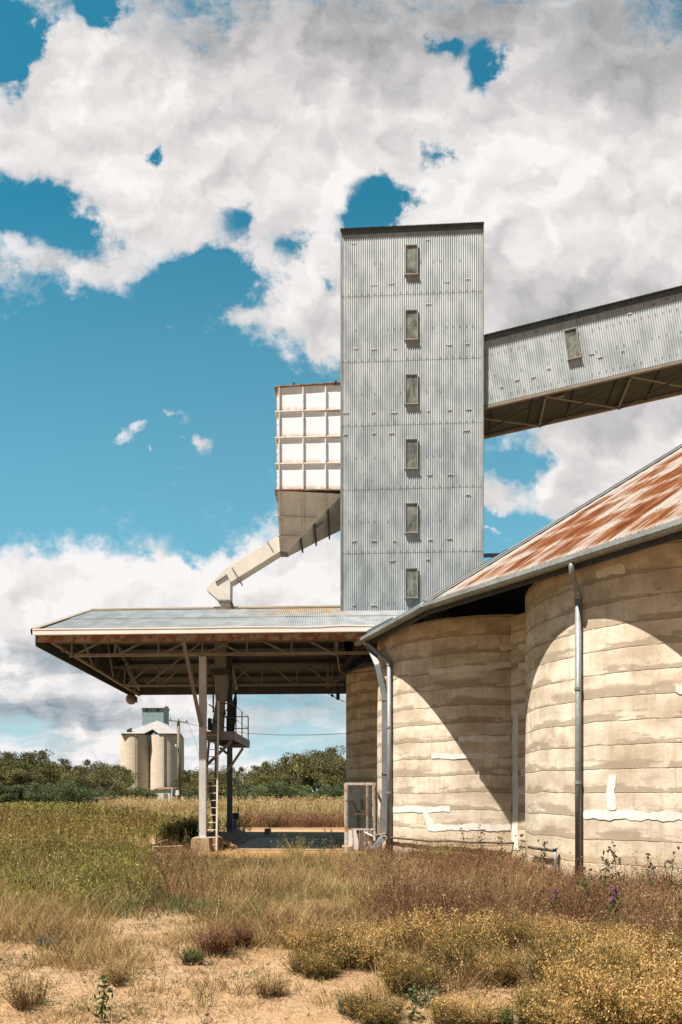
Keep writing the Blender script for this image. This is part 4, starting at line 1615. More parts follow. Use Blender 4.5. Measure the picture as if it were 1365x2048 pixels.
# ================================================================= UNDER THE CANOPY
def build_gear():
    up = Vector((0, 0, 1))
    # ---- grain spout
    d = 26.0
    root = empty('loading_spout', W(440, 1470, d), 'dark tapered grain spout hanging from the canopy above the platform', 'spout')

    def frus(x0, x1, y0, X0, X1, y1, name, mat, dy0=.22, dy1=.2, par=root):
        a0, a1, b0, b1 = W(x0, y0, d), W(x1, y0, d), W(X0, y1, d), W(X1, y1, d)
        mb = MB()
        mb.hexa([(b0.x, d - dy1, b0.z), (b1.x, d - dy1, b1.z), (b1.x, d + dy1, b1.z), (b0.x, d + dy1, b0.z),
                 (a0.x, d - dy0, a0.z), (a1.x, d - dy0, a1.z), (a1.x, d + dy0, a1.z), (a0.x, d + dy0, a0.z)])
        return mb.build(name, mat, par, bevel=.008)
    frus(432, 454, 1240, 432, 454, 1341, 'feed_duct', M['steel'])
    frus(425, 463, 1341, 425, 463, 1352, 'flange', M['steel_dark'], .34, .34)
    frus(430, 458, 1352, 434, 453, 1402, 'upper_taper', M['steel'], .26, .2)
    frus(434, 450, 1402, 423, 446, 1469, 'lower_leg', M['steel'], .18, .24)
    mb = MB()
    mb.bar(W(427, 1352, 25.8), W(427, 1425, 25.8), .05, .05, (0, 1, 0))
    mb.build('guide_bar', M['steel_dark'], root)
    mb = MB()
    mb.tube([W(449, 1425, 25.7), W(453, 1420, 25.7), W(460, 1416, 25.7), W(466, 1418, 25.7)], .025, 6)
    mb.tube([W(450, 1424, 25.7), W(452, 1428, 25.7), W(449, 1429, 25.7)], .03, 6)
    mb.build('lever', M['black'], root)
    mb = MB()
    mb.box(W(420, 1449, 25.7), .12, .2, .42)
    mb.build('motor', M['black'], root, bevel=.02)
    r = empty('hanging_sock', W(469, 1425, 25.9), 'limp black sock hanging beside the blue grey column above the platform', 'sock')
    mb = MB()
    mb.tube([W(472, 1383, 25.9), W(471.5, 1394, 25.9), W(470, 1404, 25.9), W(468, 1430, 25.9), W(465.5, 1465, 25.9)], [.02, .05, .09, .085, .07], 8)
    mb.build('sleeve', M['black'], r, smooth=True)
    mb = MB()
    mb.tube([W(472, 1384, 25.9), W(469, 1374, 25.9), W(466, 1350, 26.0)], .018, 6)
    mb.build('tie', M['steel_tan'], r)

    # ---- platform
    x0, x1, y0, y1, zt = -4.33, -3.45, 22.42, 26.3, 3.80
    root = empty('access_platform', ((x0 + x1) / 2, (y0 + y1) / 2, zt), 'narrow raised steel platform with dark pipe handrails beside the front column', 'platform')
    mb = MB()
    mb.box(((x0 + x1) / 2, (y0 + y1) / 2, zt - .06), x1 - x0 - .02, y1 - y0 - .02, .04)
    mb.build('deck', M['steel_dark'], root)
    for (a, b) in (((x0, y0), (x1, y0)), ((x1, y0 + .03), (x1, y1)), ((x0, y0 + .03), (x0, y1)), ((x0 + .03, y1), (x1 - .03, y1))):
        mb = MB()
        mb.bar((*a, zt - .13), (*b, zt - .13), .05, .27)
        mb.build('edge_beam', M['steel'], root)
    for y in (23.4, 24.4, 25.4):
        mb = MB()
        mb.bar((x0 + .03, y, zt - .14), (x1 - .03, y, zt - .14), .06, .12)
        mb.build('joist', M['steel_dark'], root)
    zr = (zt + .9, zt + .46)
    for y in (23.2, 24.6, 26.25):
        mb = MB()
        mb.tube([(x1 - .03, y, zt - .1), (x1 - .03, y, zr[0])], .02, 8)
        mb.build('rail_post', M['blue_steel'], root, smooth=True)
    mb = MB()
    mb.tube([(x0 + .05, y1 - .05, zt - .1), (x0 + .05, y1 - .05, zr[0])], .02, 8)
    mb.build('rail_post', M['blue_steel'], root, smooth=True)
    for z in zr:
        mb = MB()
        mb.tube([(x1 - .42, y0 + .02, z), (x1 - .03, y0 + .02, z), (x1 - .03, y1 - .05, z), (x0 + .05, y1 - .05, z), (x0 + .05, y0 + .3, z)], .021, 8)
        mb.build('handrail', M['blue_steel'], root, smooth=True)
    # legs and struts
    for (a, b, w, nm) in ((W(464, 1482, 22.5), W(414, 1530, 22.25), .09, 'strut'), (W(486, 1497, 25.6), W(455, 1543, 26.35), .09, 'strut'), (W(456, 1508, 26.2), W(441, 1496, 25.2), .08, 'strut')):
        mb = MB()
        mb.bar(a, b, w, .05, (0, 1, 0))
        mb.build(nm, M['steel'], root)
    mb = MB()
    p = W(433, 1588, 24.9)
    mb.bar((p.x, p.y, 0), (p.x, p.y, zt - .2), .10, .10, (0, 1, 0))
    mb.build('leg', M['blue_steel'], root)
    mb = MB()
    mb.bar((x0 + .1, y0 + .05, zt - .25), (x0 + .06, y0 - .25, 2.4), .07, .05, (0, 1, 0))
    mb.build('strut', M['steel'], root)

    # ---- ladder
    root = empty('ladder', W(421, 1704, 21.9), 'straight pale steel ladder leaning from the sand up to the platform', 'ladder')
    bl, br = Vector((-4.305, 21.86, .0)), Vector((-3.885, 21.84, .0))
    tl, tr = W(413, 1402, 22.36), W(437.5, 1402, 22.34)
    for (a, b) in ((bl, tl), (br, tr)):
        mb = MB()
        mb.bar(a, b, .055, .05, (0, 1, 0))
        mb.build('stile', M['ladder'], root, bevel=.006)
    k = 0
    z = .21
    while z < 3.75:
        f = z / tl.z
        mb = MB()
        mb.tube([bl.lerp(tl, f), br.lerp(tr, f)], .014, 8)
        mb.build('rung', M['ladder'], root, smooth=True)
        z += .231

    # ---- grate
    root = empty('pit_grate', (-1.9, 25.5, .02), 'dark steel bar grate over the drive-over grain pit', 'grate')
    gx0, gx1, gy0, gy1 = -3.45, -.2, 22.6, 28.75
    mb = MB()
    n = 42
    for k in range(n):
        x = gx0 + (gx1 - gx0) * (k + .5) / n
        mb.box((x, (gy0 + gy1) / 2, .0), .022, gy1 - gy0, .06)
    mb.build('bar_panel', M['grate'], root)
    mb = MB()
    for k in range(5):
        y = gy0 + (gy1 - gy0) * k / 4
        mb.box(((gx0 + gx1) / 2, y, -.02), gx1 - gx0, .03, .07)
    mb.box(((gx0 + gx1) / 2, (gy0 + gy1) / 2, -.06), gx1 - gx0 + .3, gy1 - gy0 + .1, .01)  # black sheet under the bars stands in for the pit's dark depth
    mb.build('frame', M['black'], root)
    # ---- sloped kerb at the left of the pit
    root = empty('sloping_kerb', (-3.9, 24.6, 0), 'sloping concrete hopper side between the ladder foot and the grate', 'kerb')
    mb = MB()
    mb.hexa([(-4.25, 22.45, -.05), (-3.3, 22.45, -.05), (-3.42, 28.6, -.05), (-4.4, 28.6, -.05),
             (-4.05, 22.75, .42), (-3.46, 22.6, .06), (-3.5, 28.5, .06), (-4.2, 28.3, .42)])
    mb.build('slope', M['concrete_grey'], root, bevel=.015)
    mb = MB()
    mb.bar((-4.02, 22.55, .43), (-3.32, 22.42, .07), .14, .09)
    mb.build('edge_strip', M['concrete'], root, bevel=.012)
    mb = MB()
    mb.hexa([(-4.08, 22.40, -.02), (-3.78, 22.40, -.02), (-3.78, 22.56, -.02), (-4.08, 22.56, -.02), (-4.12, 22.42, .44), (-3.84, 22.42, .36), (-3.84, 22.56, .36), (-4.12, 22.56, .44)])
    mb.build('end_block', M['concrete'], root, bevel=.015)
    for (c, sx, sy, sz, rot, label) in (((-5.25, 21.2, .08), .9, .16, .3, .5, 'short weathered concrete kerb block lying left of the column pier'),
                                       ((-3.2, 30.6, .12), .2, .9, .34, 0., 'low concrete kerb block standing behind the grate'),
                                       ((.18, 20.75, .1), .3, .5, .34, 0., 'orange concrete block beside the foot of the mesh cage')):
        ex = Vector((math.cos(rot), math.sin(rot), 0))
        ey = Vector((-ex.y, ex.x, 0))
        mb = MB()
        mb.box(c, sx, sy, sz, ex, ey)
        o = mb.build('kerb_block', M['concrete'], None, bevel=.02)
        tag(o, label, 'kerb')
    # ---- pedestal behind the rear column
    root = empty('control_pedestal', W(470, 1588, 27.4), 'squat dark control pedestal with a bar on top behind the rear column', 'pedestal')
    c = W(469.5, 1588, 27.4)
    mb = MB()
    mb.box((c.x, c.y, .38), .2, .25, .80)
    mb.build('post', M['steel'], root, bevel=.01)
    mb = MB()
    mb.box((c.x, c.y, .93), .32, .34, .26)
    mb.build('head', M['steel_dark'], root, bevel=.015)
    mb = MB()
    mb.tube([(c.x - .12, c.y, 1.06), (c.x - .12, c.y, 1.28), (c.x + .14, c.y, 1.28), (c.x + .14, c.y, 1.06)], .025, 6)
    mb.build('handle', M['steel_dark'], root)
    # ---- leaning timber
    mb = MB()
    a, b = W(421, 1565, 29.5), W(434, 1662, 29.2)
    b.z = 0
    mb.bar(b, a, .16, .13, (0, 1, 0))
    o = mb.build('leaning_post', M['timber'], None, bevel=.01)
    tag(o, 'weathered timber post leaning in the shade behind the ladder', 'post')

    # ---- mesh cage beside silo
    root = empty('mesh_cage', W(721, 1712, 20.3), 'rusty white steel cage with wire mesh front beside the silo', 'cage')
    x0, x1, yf, yb, z1 = .115, 1.0, 20.32, 21.0, 2.10
    t = .06
    for (x, y) in ((x0 + t / 2, yf), (x1 - t / 2, yf), (x0 + t / 2, yb), (x1 - t / 2, yb), (x1 - .24, yf)):
        mb = MB()
        w = .10 if (x < .3 and y == yf) else t
        mb.box((x, y, z1 / 2), w, t, z1)
        mb.build('post', M['cage'], root, bevel=.004)
    for z in (z1, .78):
        mb = MB()
        if z > 1:
            mb.box(((x0 + x1) / 2, yf, z + .0), x1 - x0, t * .9, t)
            mb.box(((x0 + x1) / 2, yb, z + .0), x1 - x0, t * .9, t)
            for x in (x0 + t / 2, x1 - t / 2):
                mb.box((x, (yf + yb) / 2, z), t * .9, yb - yf - t, t * .8)
        else:
            mb.box(((x0 + x1) / 2 + .03, yf - .01, z), x1 - x0 - .1, t * .9, t)
        mb.build('rail', M['cage'], root)
    mb = MB()
    nx, nz = 15, 26
    for k in range(nx):
        x = x0 + .1 + (x1 - x0 - .12) * k / (nx - 1)
        mb.box((x, yf - .034, .82 + (z1 - .86) / 2), .004, .004, z1 - .86)
    for k in range(nz):
        z = .82 + (z1 - .88) * k / (nz - 1)
        mb.box(((x0 + x1) / 2, yf - .041, z), x1 - x0 - .02, .004, .004)
    mb.build('wire_mesh', M['steel_tan'], root)
    mb = MB()
    mb.box(((x0 + x1) / 2, yf + .35, .45), x1 - x0 - .2, .02, .6)
    mb.build('back_panel', M['white_board'], root)
    mb = MB()
    mb.box((x0 + .40, yf + .33, 1.3), .12, .12, 1.3)
    mb.tube([(x0 + .2, yf + .3, 1.6), (x0 + .5, yf + .25, 1.05), (x0 + .65, yf + .25, 1.3)], .05, 8)
    mb.box((x0 + .62, yf + .4, 1.5), .3, .12, .3)
    mb.build('drive_gear', M['steel_dark'], root)
    mb = MB()
    mb.box(((x0 + x1) / 2, yf + .12, 1.22), x1 - x0 - .2, .04, .04)
    mb.build('inner_rail', M['rust'], root)
    mb = MB()
    for k, px in enumerate((.22, .42, .60, .72)):
        mb.tube([(x0 + px, yf - .03, .76), (x0 + px + .02, yf - .05, .4), (x0 + px - .03 * k, yf - .02, .12)], .014, 6)
    mb.build('hose', M['rust'], root)
    mb = MB()
    mb.tube([(x0 + .55, yf - .06, .7), (x0 + .80, yf - .10, .58)], .022, 6)
    mb.build('handle', M['white_board'], root)
    mb = MB()
    mb.box((.55, 20.65, .05), 1.0, .9, .16)
    mb.build('plinth', M['concrete'], root, bevel=.02)


# ================================================================= FAR BUILDINGS
def build_far():
    up = Vector((0, 0, 1))
    d = 152.0
    s = d / F

    def X(px, dd=d):
        return (px - CX) * dd / F

    def Zz(py, dd=d):
        return EYE + (HZ - py) * dd / F
    root = empty('far_silo', (X(305), d + 5, 0), 'distant pair of tall cream concrete silos with white roof and square headhouse', 'silo')
    r = (X(303, d + 3) - X(243, d + 3)) / 2 * 1.01
    cells = [(X(273, d + r), d + r), (X(332, d + r), d + r), (X(368, d + 3 * r) - r, d + 3 * r), (X(368, d + 3 * r) - 3 * r, d + 3 * r)]
    for (cx, cy) in cells:
        mb = MB()
        n = 48
        zt = Zz(1469)
        for (z) in (-.2, zt * .5, zt):
            for k in range(n):
                a = 2 * math.pi * k / n
                mb.v.append((cx + r * math.cos(a), cy + r * math.sin(a), z))
        for j in range(2):
            for k in range(n):
                a, b = j * n + k, j * n + (k + 1) % n
                mb.f.append((a, b, b + n, a + n))
                mb.uv.append([(0, 0)] * 4)
                mb.mi.append(0)
        mb.build('cell_wall', M['far_silo'], root, smooth=True)
    for px in (272, 329):
        mb = MB()
        mb.tube([(X(px), d - .12, 0), (X(px), d - .12, Zz(1468))], .10, 8)
        mb.build('downpipe', M['pipe'], root)
    # hipped roof with a notch between the cells
    ze = Zz(1467)
    eav = d - .2
    back = d + 4 * r + 1
    apx, apz, apy = X(305), Zz(1436), d + 2 * r + .2

    def slope(px, py, inn):
        return Vector((X(px), eav + inn, Zz(py)))
    L, Rr = Vector((X(243), eav, ze)), Vector((X(363), eav, ze))
    Lb, Rb = Vector((X(246, back), back, ze)), Vector((X(369, back), back, ze))
    A1, A2 = Vector((apx - .4, apy - 1.2, apz)), Vector((apx + .4, apy + 1.2, apz))
    n0, n1 = Vector((X(289), eav, ze)), Vector((X(318), eav, ze))
    n2 = L.lerp(Rr, (303 - 243) / (363 - 243.)) + (A1 - L.lerp(Rr, .52)) * .33
    mb = MB()
    mb.poly([L, n0, n2, A1])
    mb.poly([n2, n1, Rr, A1])
    mb.poly([Rr, Rb, A2, A1])
    mb.poly([Rb, Lb, A2])
    mb.poly([Lb, L, A1, A2])
    rf = mb.build('roof', M['zincalume'], root)
    sm = rf.modifiers.new('t', 'SOLIDIFY')
    sm.thickness = .2
    # gablet wall below the notch, roof shade put into its dark colour
    mb = MB()
    m0 = Vector((n2.x, n2.y + .4, n2.z))
    mb.poly([n0 + Vector((0, 1.5, -.1)), n1 + Vector((0, 1.5, -.1)), m0 + Vector((0, 1.2, .35))])
    mb.build('gablet', M['galv_dark'], root)
    mb = MB()
    mb.box((X(303), d + r * 1.2, ze - 1.0), r * 3.0, r * 1.5, 1.9)
    mb.build('deck', M['shed_blue'], root)
    # torn sheet
    mb = MB()
    p = slope(258, 1461, .9)
    mb.box(p + Vector((0, -.25, .1)), 1.1, .1, .7, (1, 0, .35), (0, 1, 0), (0, .3, 1))
    mb.build('torn_hole', M['dark_void'], root)
    # headhouse
    hx0, hx1 = X(284.5, d + 6), X(327.5, d + 6)
    hz0, hz1 = Zz(1450, d + 6), Zz(1416, d + 6)
    mb = MB()
    mb.box(((hx0 + hx1) / 2, d + 8.5, (hz0 + hz1) / 2), hx1 - hx0, 5, hz1 - hz0)
    hh = mb.build('headhouse', M['shed_blue'], root)
    mb = MB()
    zz = Zz(1409.5, d + 6)
    c = (hx0 + hx1) / 2
    w = (hx1 - hx0) / 2 + .2
    mb.hexa([(c - w, d + 5.7, hz1), (c + w, d + 5.7, hz1), (c + w, d + 11.3, hz1), (c - w, d + 11.3, hz1),
             (c - w, d + 7.5, zz), (c + w, d + 7.5, zz), (c + w, d + 9.5, zz), (c - w, d + 9.5, zz)])
    mb.build('headhouse_roof', M['zincalume'], hh)
    for px in (294.5, 317):
        mb = MB()
        x = X(px, d + 6)
        mb.box((x, d + 5.99, Zz(1421, d + 6)), .55, .06, .62)
        mb.build('opening', M['dark_void'], hh)
        mb = MB()
        mb.box((x + .12, d + 5.95, Zz(1422.3, d + 6)), .22, .04, .3)
        mb.build('broken_pane', M['zincalume'], hh)

    # sheds and house near the far silos
    def shed(px0, px1, pyr, pye, dd, name, label, cat, wall, roof, dep=5.):
        x0, x1 = X(px0, dd), X(px1, dd)
        ze_, zr = Zz(pye, dd), Zz(pyr, dd)
        r_ = empty(name, ((x0 + x1) / 2, dd + dep / 2, 0), label, cat)
        mb = MB()
        mb.box(((x0 + x1) / 2, dd + dep / 2, ze_ / 2 - .05), x1 - x0, dep, ze_ - .1)
        mb.build('wall', wall, r_)
        mb = MB()
        e = .25
        mb.hexa([(x0 - e, dd - e, ze_ - .04), (x1 + e, dd - e, ze_ - .04), (x1 + e, dd + dep, zr - .06), (x0 - e, dd + dep, zr - .06),
                 (x0 - e, dd - e, ze_ + .04), (x1 + e, dd - e, ze_ + .04), (x1 + e, dd + dep, zr), (x0 - e, dd + dep, zr)])
        mb.build('roof', roof, r_)
        if name != 'lean_to':
            mb = MB()
            mb.box((x0 + (x1 - x0) * .7, dd - .03, .95), .8, .05, 1.9)
            mb.build('door', M['steel'], r_)
        return r_
    shed(310, 341, 1574, 1578, 145, 'shed', 'low pale shed with a rust red roof below the distant silos', 'shed', M['shed_white'], M['shed_rust'])
    shed(341.5, 368, 1574, 1577, 146, 'shed', 'low blue grey shed right of the rust roofed shed', 'shed', M['shed_blue'], M['zincalume'])
    shed(205, 217, 1572, 1577.5, 140, 'shed', 'tiny white roofed shed left of the dark green bush', 'shed', M['shed_white'], M['zincalume'])
    shed(302, 310, 1576, 1579, 146.5, 'shed', 'narrow pale shed tucked between bush and rust roofed shed', 'shed', M['shed_white'], M['zincalume'])
    # house
    dd = 135.
    r_ = empty('house', (X(395, dd), dd + 6, 0), 'house with dark main roof and white verandah roof behind the column', 'house')
    mb = MB()
    mb.box((X(400, dd), dd + 8, 1.3), 9, 8, 2.6)
    mb.build('wall', M['shed_white'], r_)
    mb = MB()
    x0, x1 = X(360, dd), X(440, dd)
    mb.hexa([(x0, dd + 4, 2.6), (x1, dd + 4, 2.6), (x1, dd + 13, 2.6), (x0, dd + 13, 2.6), (x0 + 2.0, dd + 8, Zz(1551, dd + 8)), (x1 - 2, dd + 8, Zz(1551, dd + 8)), (x1 - 2, dd + 9, Zz(1551, dd + 8)), (x0 + 2., dd + 9, Zz(1551, dd + 8))])
    mb.build('roof', M['blue_steel'], r_)
    mb = MB()
    a, b, c = Vector((X(369, dd), dd, Zz(1570, dd))), Vector((X(430, dd), dd, Zz(1570, dd))), Vector((X(418, dd), dd + 3.5, Zz(1553, dd)))
    mb.hexa([a, b, b + Vector((0, 4, 0)), a + Vector((0, 4, 0)), Vector((X(398, dd), dd + 3, Zz(1555, dd))), Vector((X(430, dd), dd + 3, Zz(1555, dd))), Vector((X(430, dd), dd + 4, Zz(1555, dd))), Vector((X(398, dd), dd + 4, Zz(1555, dd)))])
    mb.build('verandah_roof', M['zincalume'], r_)
    for px in (371, 385, 399):
        mb = MB()
        mb.box((X(px, dd), dd + .2, .9), .12, .12, 1.9)
        mb.build('verandah_post', M['shed_white'], r_)

    # utility poles
    def pole(px, pyt, dd, hgt, name, label, arm):
        r_ = empty(name, (X(px, dd), dd, 0), label, 'power pole')
        z = Zz(pyt, dd)
        mb = MB()
        mb.tube([(X(px, dd) + .1, dd, 0), (X(px, dd), dd, z)], [.24, .17], 10)
        mb.build('mast', M['timber'], r_, smooth=True)
        if arm:
            for (xa, ya, xb, yb_) in arm:
                mb = MB()
                mb.bar(W(xa, ya, dd - .25), W(xb, yb_, dd - .25), .12, .12)
                mb.build('crossarm', M['timber'], r_)
                for f in (.06, .5, .94):
                    m2 = MB()
                    p = W(xa + (xb - xa) * f, ya + (yb_ - ya) * f, dd - .25)
                    m2.tube([p + up * .05, p + up * .28], .05, 6)
                    m2.build('insulator', M['black'], r_)
        return r_
    pr = pole(357.5, 1441, 78., 9, 'power_pole', 'grey timber power pole with crossarm in front of the distant silos', [(339, 1441, 376, 1445)])
    mb = MB()
    mb.box(W(355.5, 1589, 77.6) + Vector((0, 0, .2)), .35, .3, .55)
    mb.build('meter_box', M['white_board'], pr)
    mb = MB()
    p = W(353, 1491, 77.6)
    mb.tube([p - up * .12, p + up * .12], .12, 8)
    mb.build('pole_lamp', M['white_board'], pr)
    pole(424.5, 1551, 120., 5, 'power_pole', 'small distant power pole seen between the ladder rungs', [(420, 1554, 429, 1554), (421, 1557, 428, 1557)])
    mb = MB()
    mb.tube([W(344, 1592, 90.) - up * .6, W(345, 1575, 90.)], .07, 6)
    o = mb.build('fence_post', M['white_board'])
    tag(o, 'thin white post leaning beside the power pole', 'post')

    def wire(pts, label, r_=.028):
        mb = MB()
        P = []
        for k in range(len(pts) - 1):
            for t in range(8):
                P.append(pts[k].lerp(pts[k + 1], t / 8))
        P.append(pts[-1])
        mb.tube(P, r_, 5)
        o = mb.build('power_line', M['wire'])
        tag(o, label, 'power line')
    wire([W(359, 1442, 77.7), W(385, 1449, 76), W(430, 1459, 72), W(500, 1467, 66), W(560, 1470, 63), W(620, 1470, 60), W(720, 1466, 56)], 'sagging black power line running from the pole to behind the silo')
    wire([W(376, 1445, 77.7), W(388, 1475, 79), W(400, 1515, 80.5), W(409, 1560, 82)], 'thin stay wire dropping from the crossarm end', .014)
    # white rail lying in the field
    mb = MB()
    mb.bar(W(188, 1596, 60.), W(207, 1594, 60.), .1, .12)
    o = mb.build('fallen_rail', M['timber'])
    tag(o, 'pale fallen rail lying in the weeds of the field', 'rail')


# ================================================================= TREES
def tree_mesh(seed, h, w, trunk_f=.3, n_clump=26, leaf=.36, per=75, mat='gum_leaves', droop=.2, base=.0, open_=.9):
    rng = np.random.default_rng(seed)
    mb = MB()
    lean = rng.uniform(-.1, .1)
    nodes = []
    fork = Vector((lean * h * .4, rng.uniform(-.3, .3), h * trunk_f))
    mb.tube([(0, 0, -.2), (lean * h * .15, 0, h * trunk_f * .5), fork], [h * .030, h * .024, h * .02], 7)
    cen = []
    for k in range(n_clump):
        # clump positions in an uneven ellipsoid shell
        for _ in range(30):
            p = rng.uniform(-1, 1, 3)
            rr = np.linalg.norm(p)
            if .35 < rr < 1 and p[2] > -.75:
                break
        f = rng.uniform(.82, 1.12)
        q = Vector((p[0] * w / 2 * f + lean * h * .4, p[1] * w / 2 * f, h * (trunk_f + base + (1 - trunk_f - base) * (.5 + .5 * p[2] * f * .92))))
        cen.append(q)
        if k % 3 == 0:
            mid = fork.lerp(q, .55) + Vector((0, 0, -.06 * h * rng.uniform(0, 1)))
            mb.tube([fork, mid, q], [h * .012, h * .008, h * .003], 5)
    V = Veg()
    for q in cen:
        rad = w * rng.uniform(.10, .19)
        m = int(per * rng.uniform(.6, 1.3))
        d = rng.normal(size=(m, 3))
        d /= np.linalg.norm(d, axis=1)[:, None]
        r = rad * rng.uniform(.25, 1., m) ** .5
        c = np.array(q) + d * r[:, None] * np.array([1.15, 1.15, .75])
        c[:, 2] -= droop * rad * rng.uniform(0, 1, m)
        tint = .45 + .25 * rng.normal() + .18 * rng.normal(size=m)
        V.add(*leaves(c, rng.uniform(.6, 1.25, m) * leaf, .5, tint, rng))
    return mb, V


def build_trees():
    kinds = []
    specs = [(1, 10, 8.5, .30, 30, .34, 190, 'gum_leaves'), (2, 10, 7.0, .36, 26, .34, 190, 'gum_leaves'), (3, 10, 10., .26, 36, .36, 190, 'gum_leaves'), (4, 10, 6.2, .34, 22, .32, 190, 'gum_leaves'),
             (5, 4.5, 6.0, .12, 30, .26, 190, 'bush_leaves'), (6, 4.5, 5.0, .12, 26, .26, 190, 'bush_leaves'), (7, 4.5, 7.5, .10, 36, .28, 190, 'bush_leaves')]
    protos = []
    for sp in specs:
        mb, V = tree_mesh(*sp)
        cm = V.build('crown', M[sp[7]]).data
        tm = mb.build('trunk', M['bark'], smooth=True).data
        for o in [o for o in COL.objects if o.data in (cm, tm)]:
            bpy.data.objects.remove(o)
        protos.append((sp[1], sp[2], tm, cm))

    def plant(kind, x, y, h, wscale, rot, name, label, cat, group):
        H, Wd, tm, cm = protos[kind]
        r = bpy.data.objects.new(name, None)
        COL.objects.link(r)
        r.location = (x, y, 0)
        r.rotation_euler = (0, 0, rot)
        s = h / H
        r.scale = (s * wscale, s * wscale, s)
        tag(r, label, cat, group)
        for nm, me in (('trunk', tm), ('crown', cm)):
            o = bpy.data.objects.new(nm, me)
            COL.objects.link(o)
            o.parent = r
        return r
    rng = random.Random(21)
    prof = [(-80, 1512), (-20, 1506), (10, 1500), (30, 1499), (55, 1502), (80, 1499), (105, 1503), (125, 1512), (150, 1525), (165, 1520), (185, 1514), (200, 1511), (215, 1516), (228, 1528), (245, 1527), (300, 1535), (360, 1535), (395, 1533), (420, 1530), (450, 1526), (475, 1530), (490, 1534), (510, 1526), (530, 1521), (550, 1520), (575, 1512), (600, 1505), (615, 1494), (640, 1483), (660, 1486), (675, 1500), (690, 1508), (760, 1515)]

    def topy(px):
        for (a, b) in zip(prof, prof[1:]):
            if a[0] <= px <= b[0]:
                return a[1] + (b[1] - a[1]) * (px - a[0]) / (b[0] - a[0])
        return 1512
    ordn = ['first', 'second', 'third', 'fourth', 'fifth', 'sixth', 'seventh', 'eighth', 'ninth', 'tenth', 'eleventh', 'twelfth', 'thirteenth', 'fourteenth', 'fifteenth', 'sixteenth', 'seventeenth', 'eighteenth', 'nineteenth', 'twentieth']

    def row(pxs, drange, dy, kinds_, ws, name, label, cat, group, hf=1.):
        for i, px in enumerate(pxs):
            d = rng.uniform(*drange)
            px2 = px + rng.uniform(-4, 4)
            z = EYE + (HZ - (topy(px2) + dy + rng.uniform(-2, 4))) * d / F
            plant(rng.choice(kinds_), (px2 - CX) * d / F, d, z * hf, ws * rng.uniform(.85, 1.2), rng.uniform(0, 6.28), name, label(i), cat, group)
    # left wood
    row([-70, -45, -18, 8, 30, 56, 80, 104, 126, 150, 172, 198, 222, 244], (118, 135), 2, [0, 1, 2, 3], 1.0, 'gum_tree', lambda i: f'{ordn[i]} olive gum tree from the left edge in the far wood', 'tree', 'gum trees in the wood left of the distant silos')
    row([-60, -30, 0, 22, 45, 68, 92, 116, 140, 165, 188, 212, 236], (104, 114), 22, [0, 2, 1, 3], 1.25, 'gum_tree', lambda i: f'{ordn[i]} lower gum tree from the left in front of the left wood', 'tree', 'lower gum trees before the left wood')
    # right wood, seen under the canopy
    row([372, 396, 418, 440, 462, 484, 506, 530, 552, 574, 596, 616, 640, 664, 688, 715], (120, 138), 2, [0, 1, 2, 3], 1.0, 'gum_tree', lambda i: f'{ordn[i]} tall gum tree right of the distant silos under the canopy', 'tree', 'gum trees in the wood seen under the canopy')
    row([378, 404, 430, 456, 480, 504, 528, 554, 580, 604, 630, 655, 680, 705], (104, 115), 26, [0, 2, 1, 3], 1.3, 'gum_tree', lambda i: f'{ordn[i]} lower gum tree from the column seen under the canopy', 'tree', 'lower gum trees seen under the canopy')
    # bushes at the field edge
    def bush_row(pxs, tops, drange, label, group):
        for i, (px, ty) in enumerate(zip(pxs, tops)):
            d = rng.uniform(*drange)
            ty = ty + rng.uniform(-2, 22)
            px = px + rng.uniform(-7, 7)
            z = EYE + (HZ - ty) * d / F
            plant(rng.choice([4, 5, 6]), (px - CX) * d / F, d, z, rng.uniform(.9, 1.25), rng.uniform(0, 6.28), 'bush', label(i), 'bush', group)
    bush_row([-40, -8, 20, 48, 75, 100, 128, 152, 178, 196], [1548, 1550, 1546, 1550, 1555, 1552, 1560, 1558, 1562, 1560], (88, 98), lambda i: f'{ordn[i]} green bush from the left edge at the field margin', 'bushes along the left field margin')
    bush_row([228, 250, 275, 294], [1563, 1556, 1558, 1568], (112, 120), lambda i: f'{ordn[i]} dark bush from the left at the foot of the distant silos', 'dark bushes at the foot of the distant silos')
    bush_row([386, 412, 446, 474, 500, 520, 545, 566, 590, 612, 636, 660, 684], [1572, 1566, 1568, 1560, 1562, 1556, 1563, 1560, 1562, 1553, 1560, 1552, 1556], (88, 100), lambda i: f'{ordn[i]} green bush from the column along the margin under the canopy', 'bushes along the field margin under the canopy')
    # grey half-bare tree by the silos
    mb, V = tree_mesh(44, 5.2, 7.0, .3, 18, .22, 26, 'grey_leaves', open_=1.)
    d = 101
    r = empty('dead_tree', W(214, 1588, d), 'grey half bare tree left of the distant silos', 'tree')
    r.location.z = 0
    t = mb.build('trunk', M['bark'], smooth=True)
    c = V.build('crown', M['grey_leaves'])
    for o in (t, c):
        o.parent = r


# ================================================================= LOW VEGETATION
def px_of(x, y):
    return CX + F * x / y, HZ + EYE * F / y


def scatter(n, dmin, dmax, rng, spread=.62, power=2.):
    """points in the view wedge, denser per area towards the camera when power < 2"""
    u = rng.uniform(0, 1, n)
    d = (dmin ** power + u * (dmax ** power - dmin ** power)) ** (1 / power)
    x = rng.uniform(-spread, spread, n) * d + rng.uniform(-1.9, 1.9, n)
    return x, d


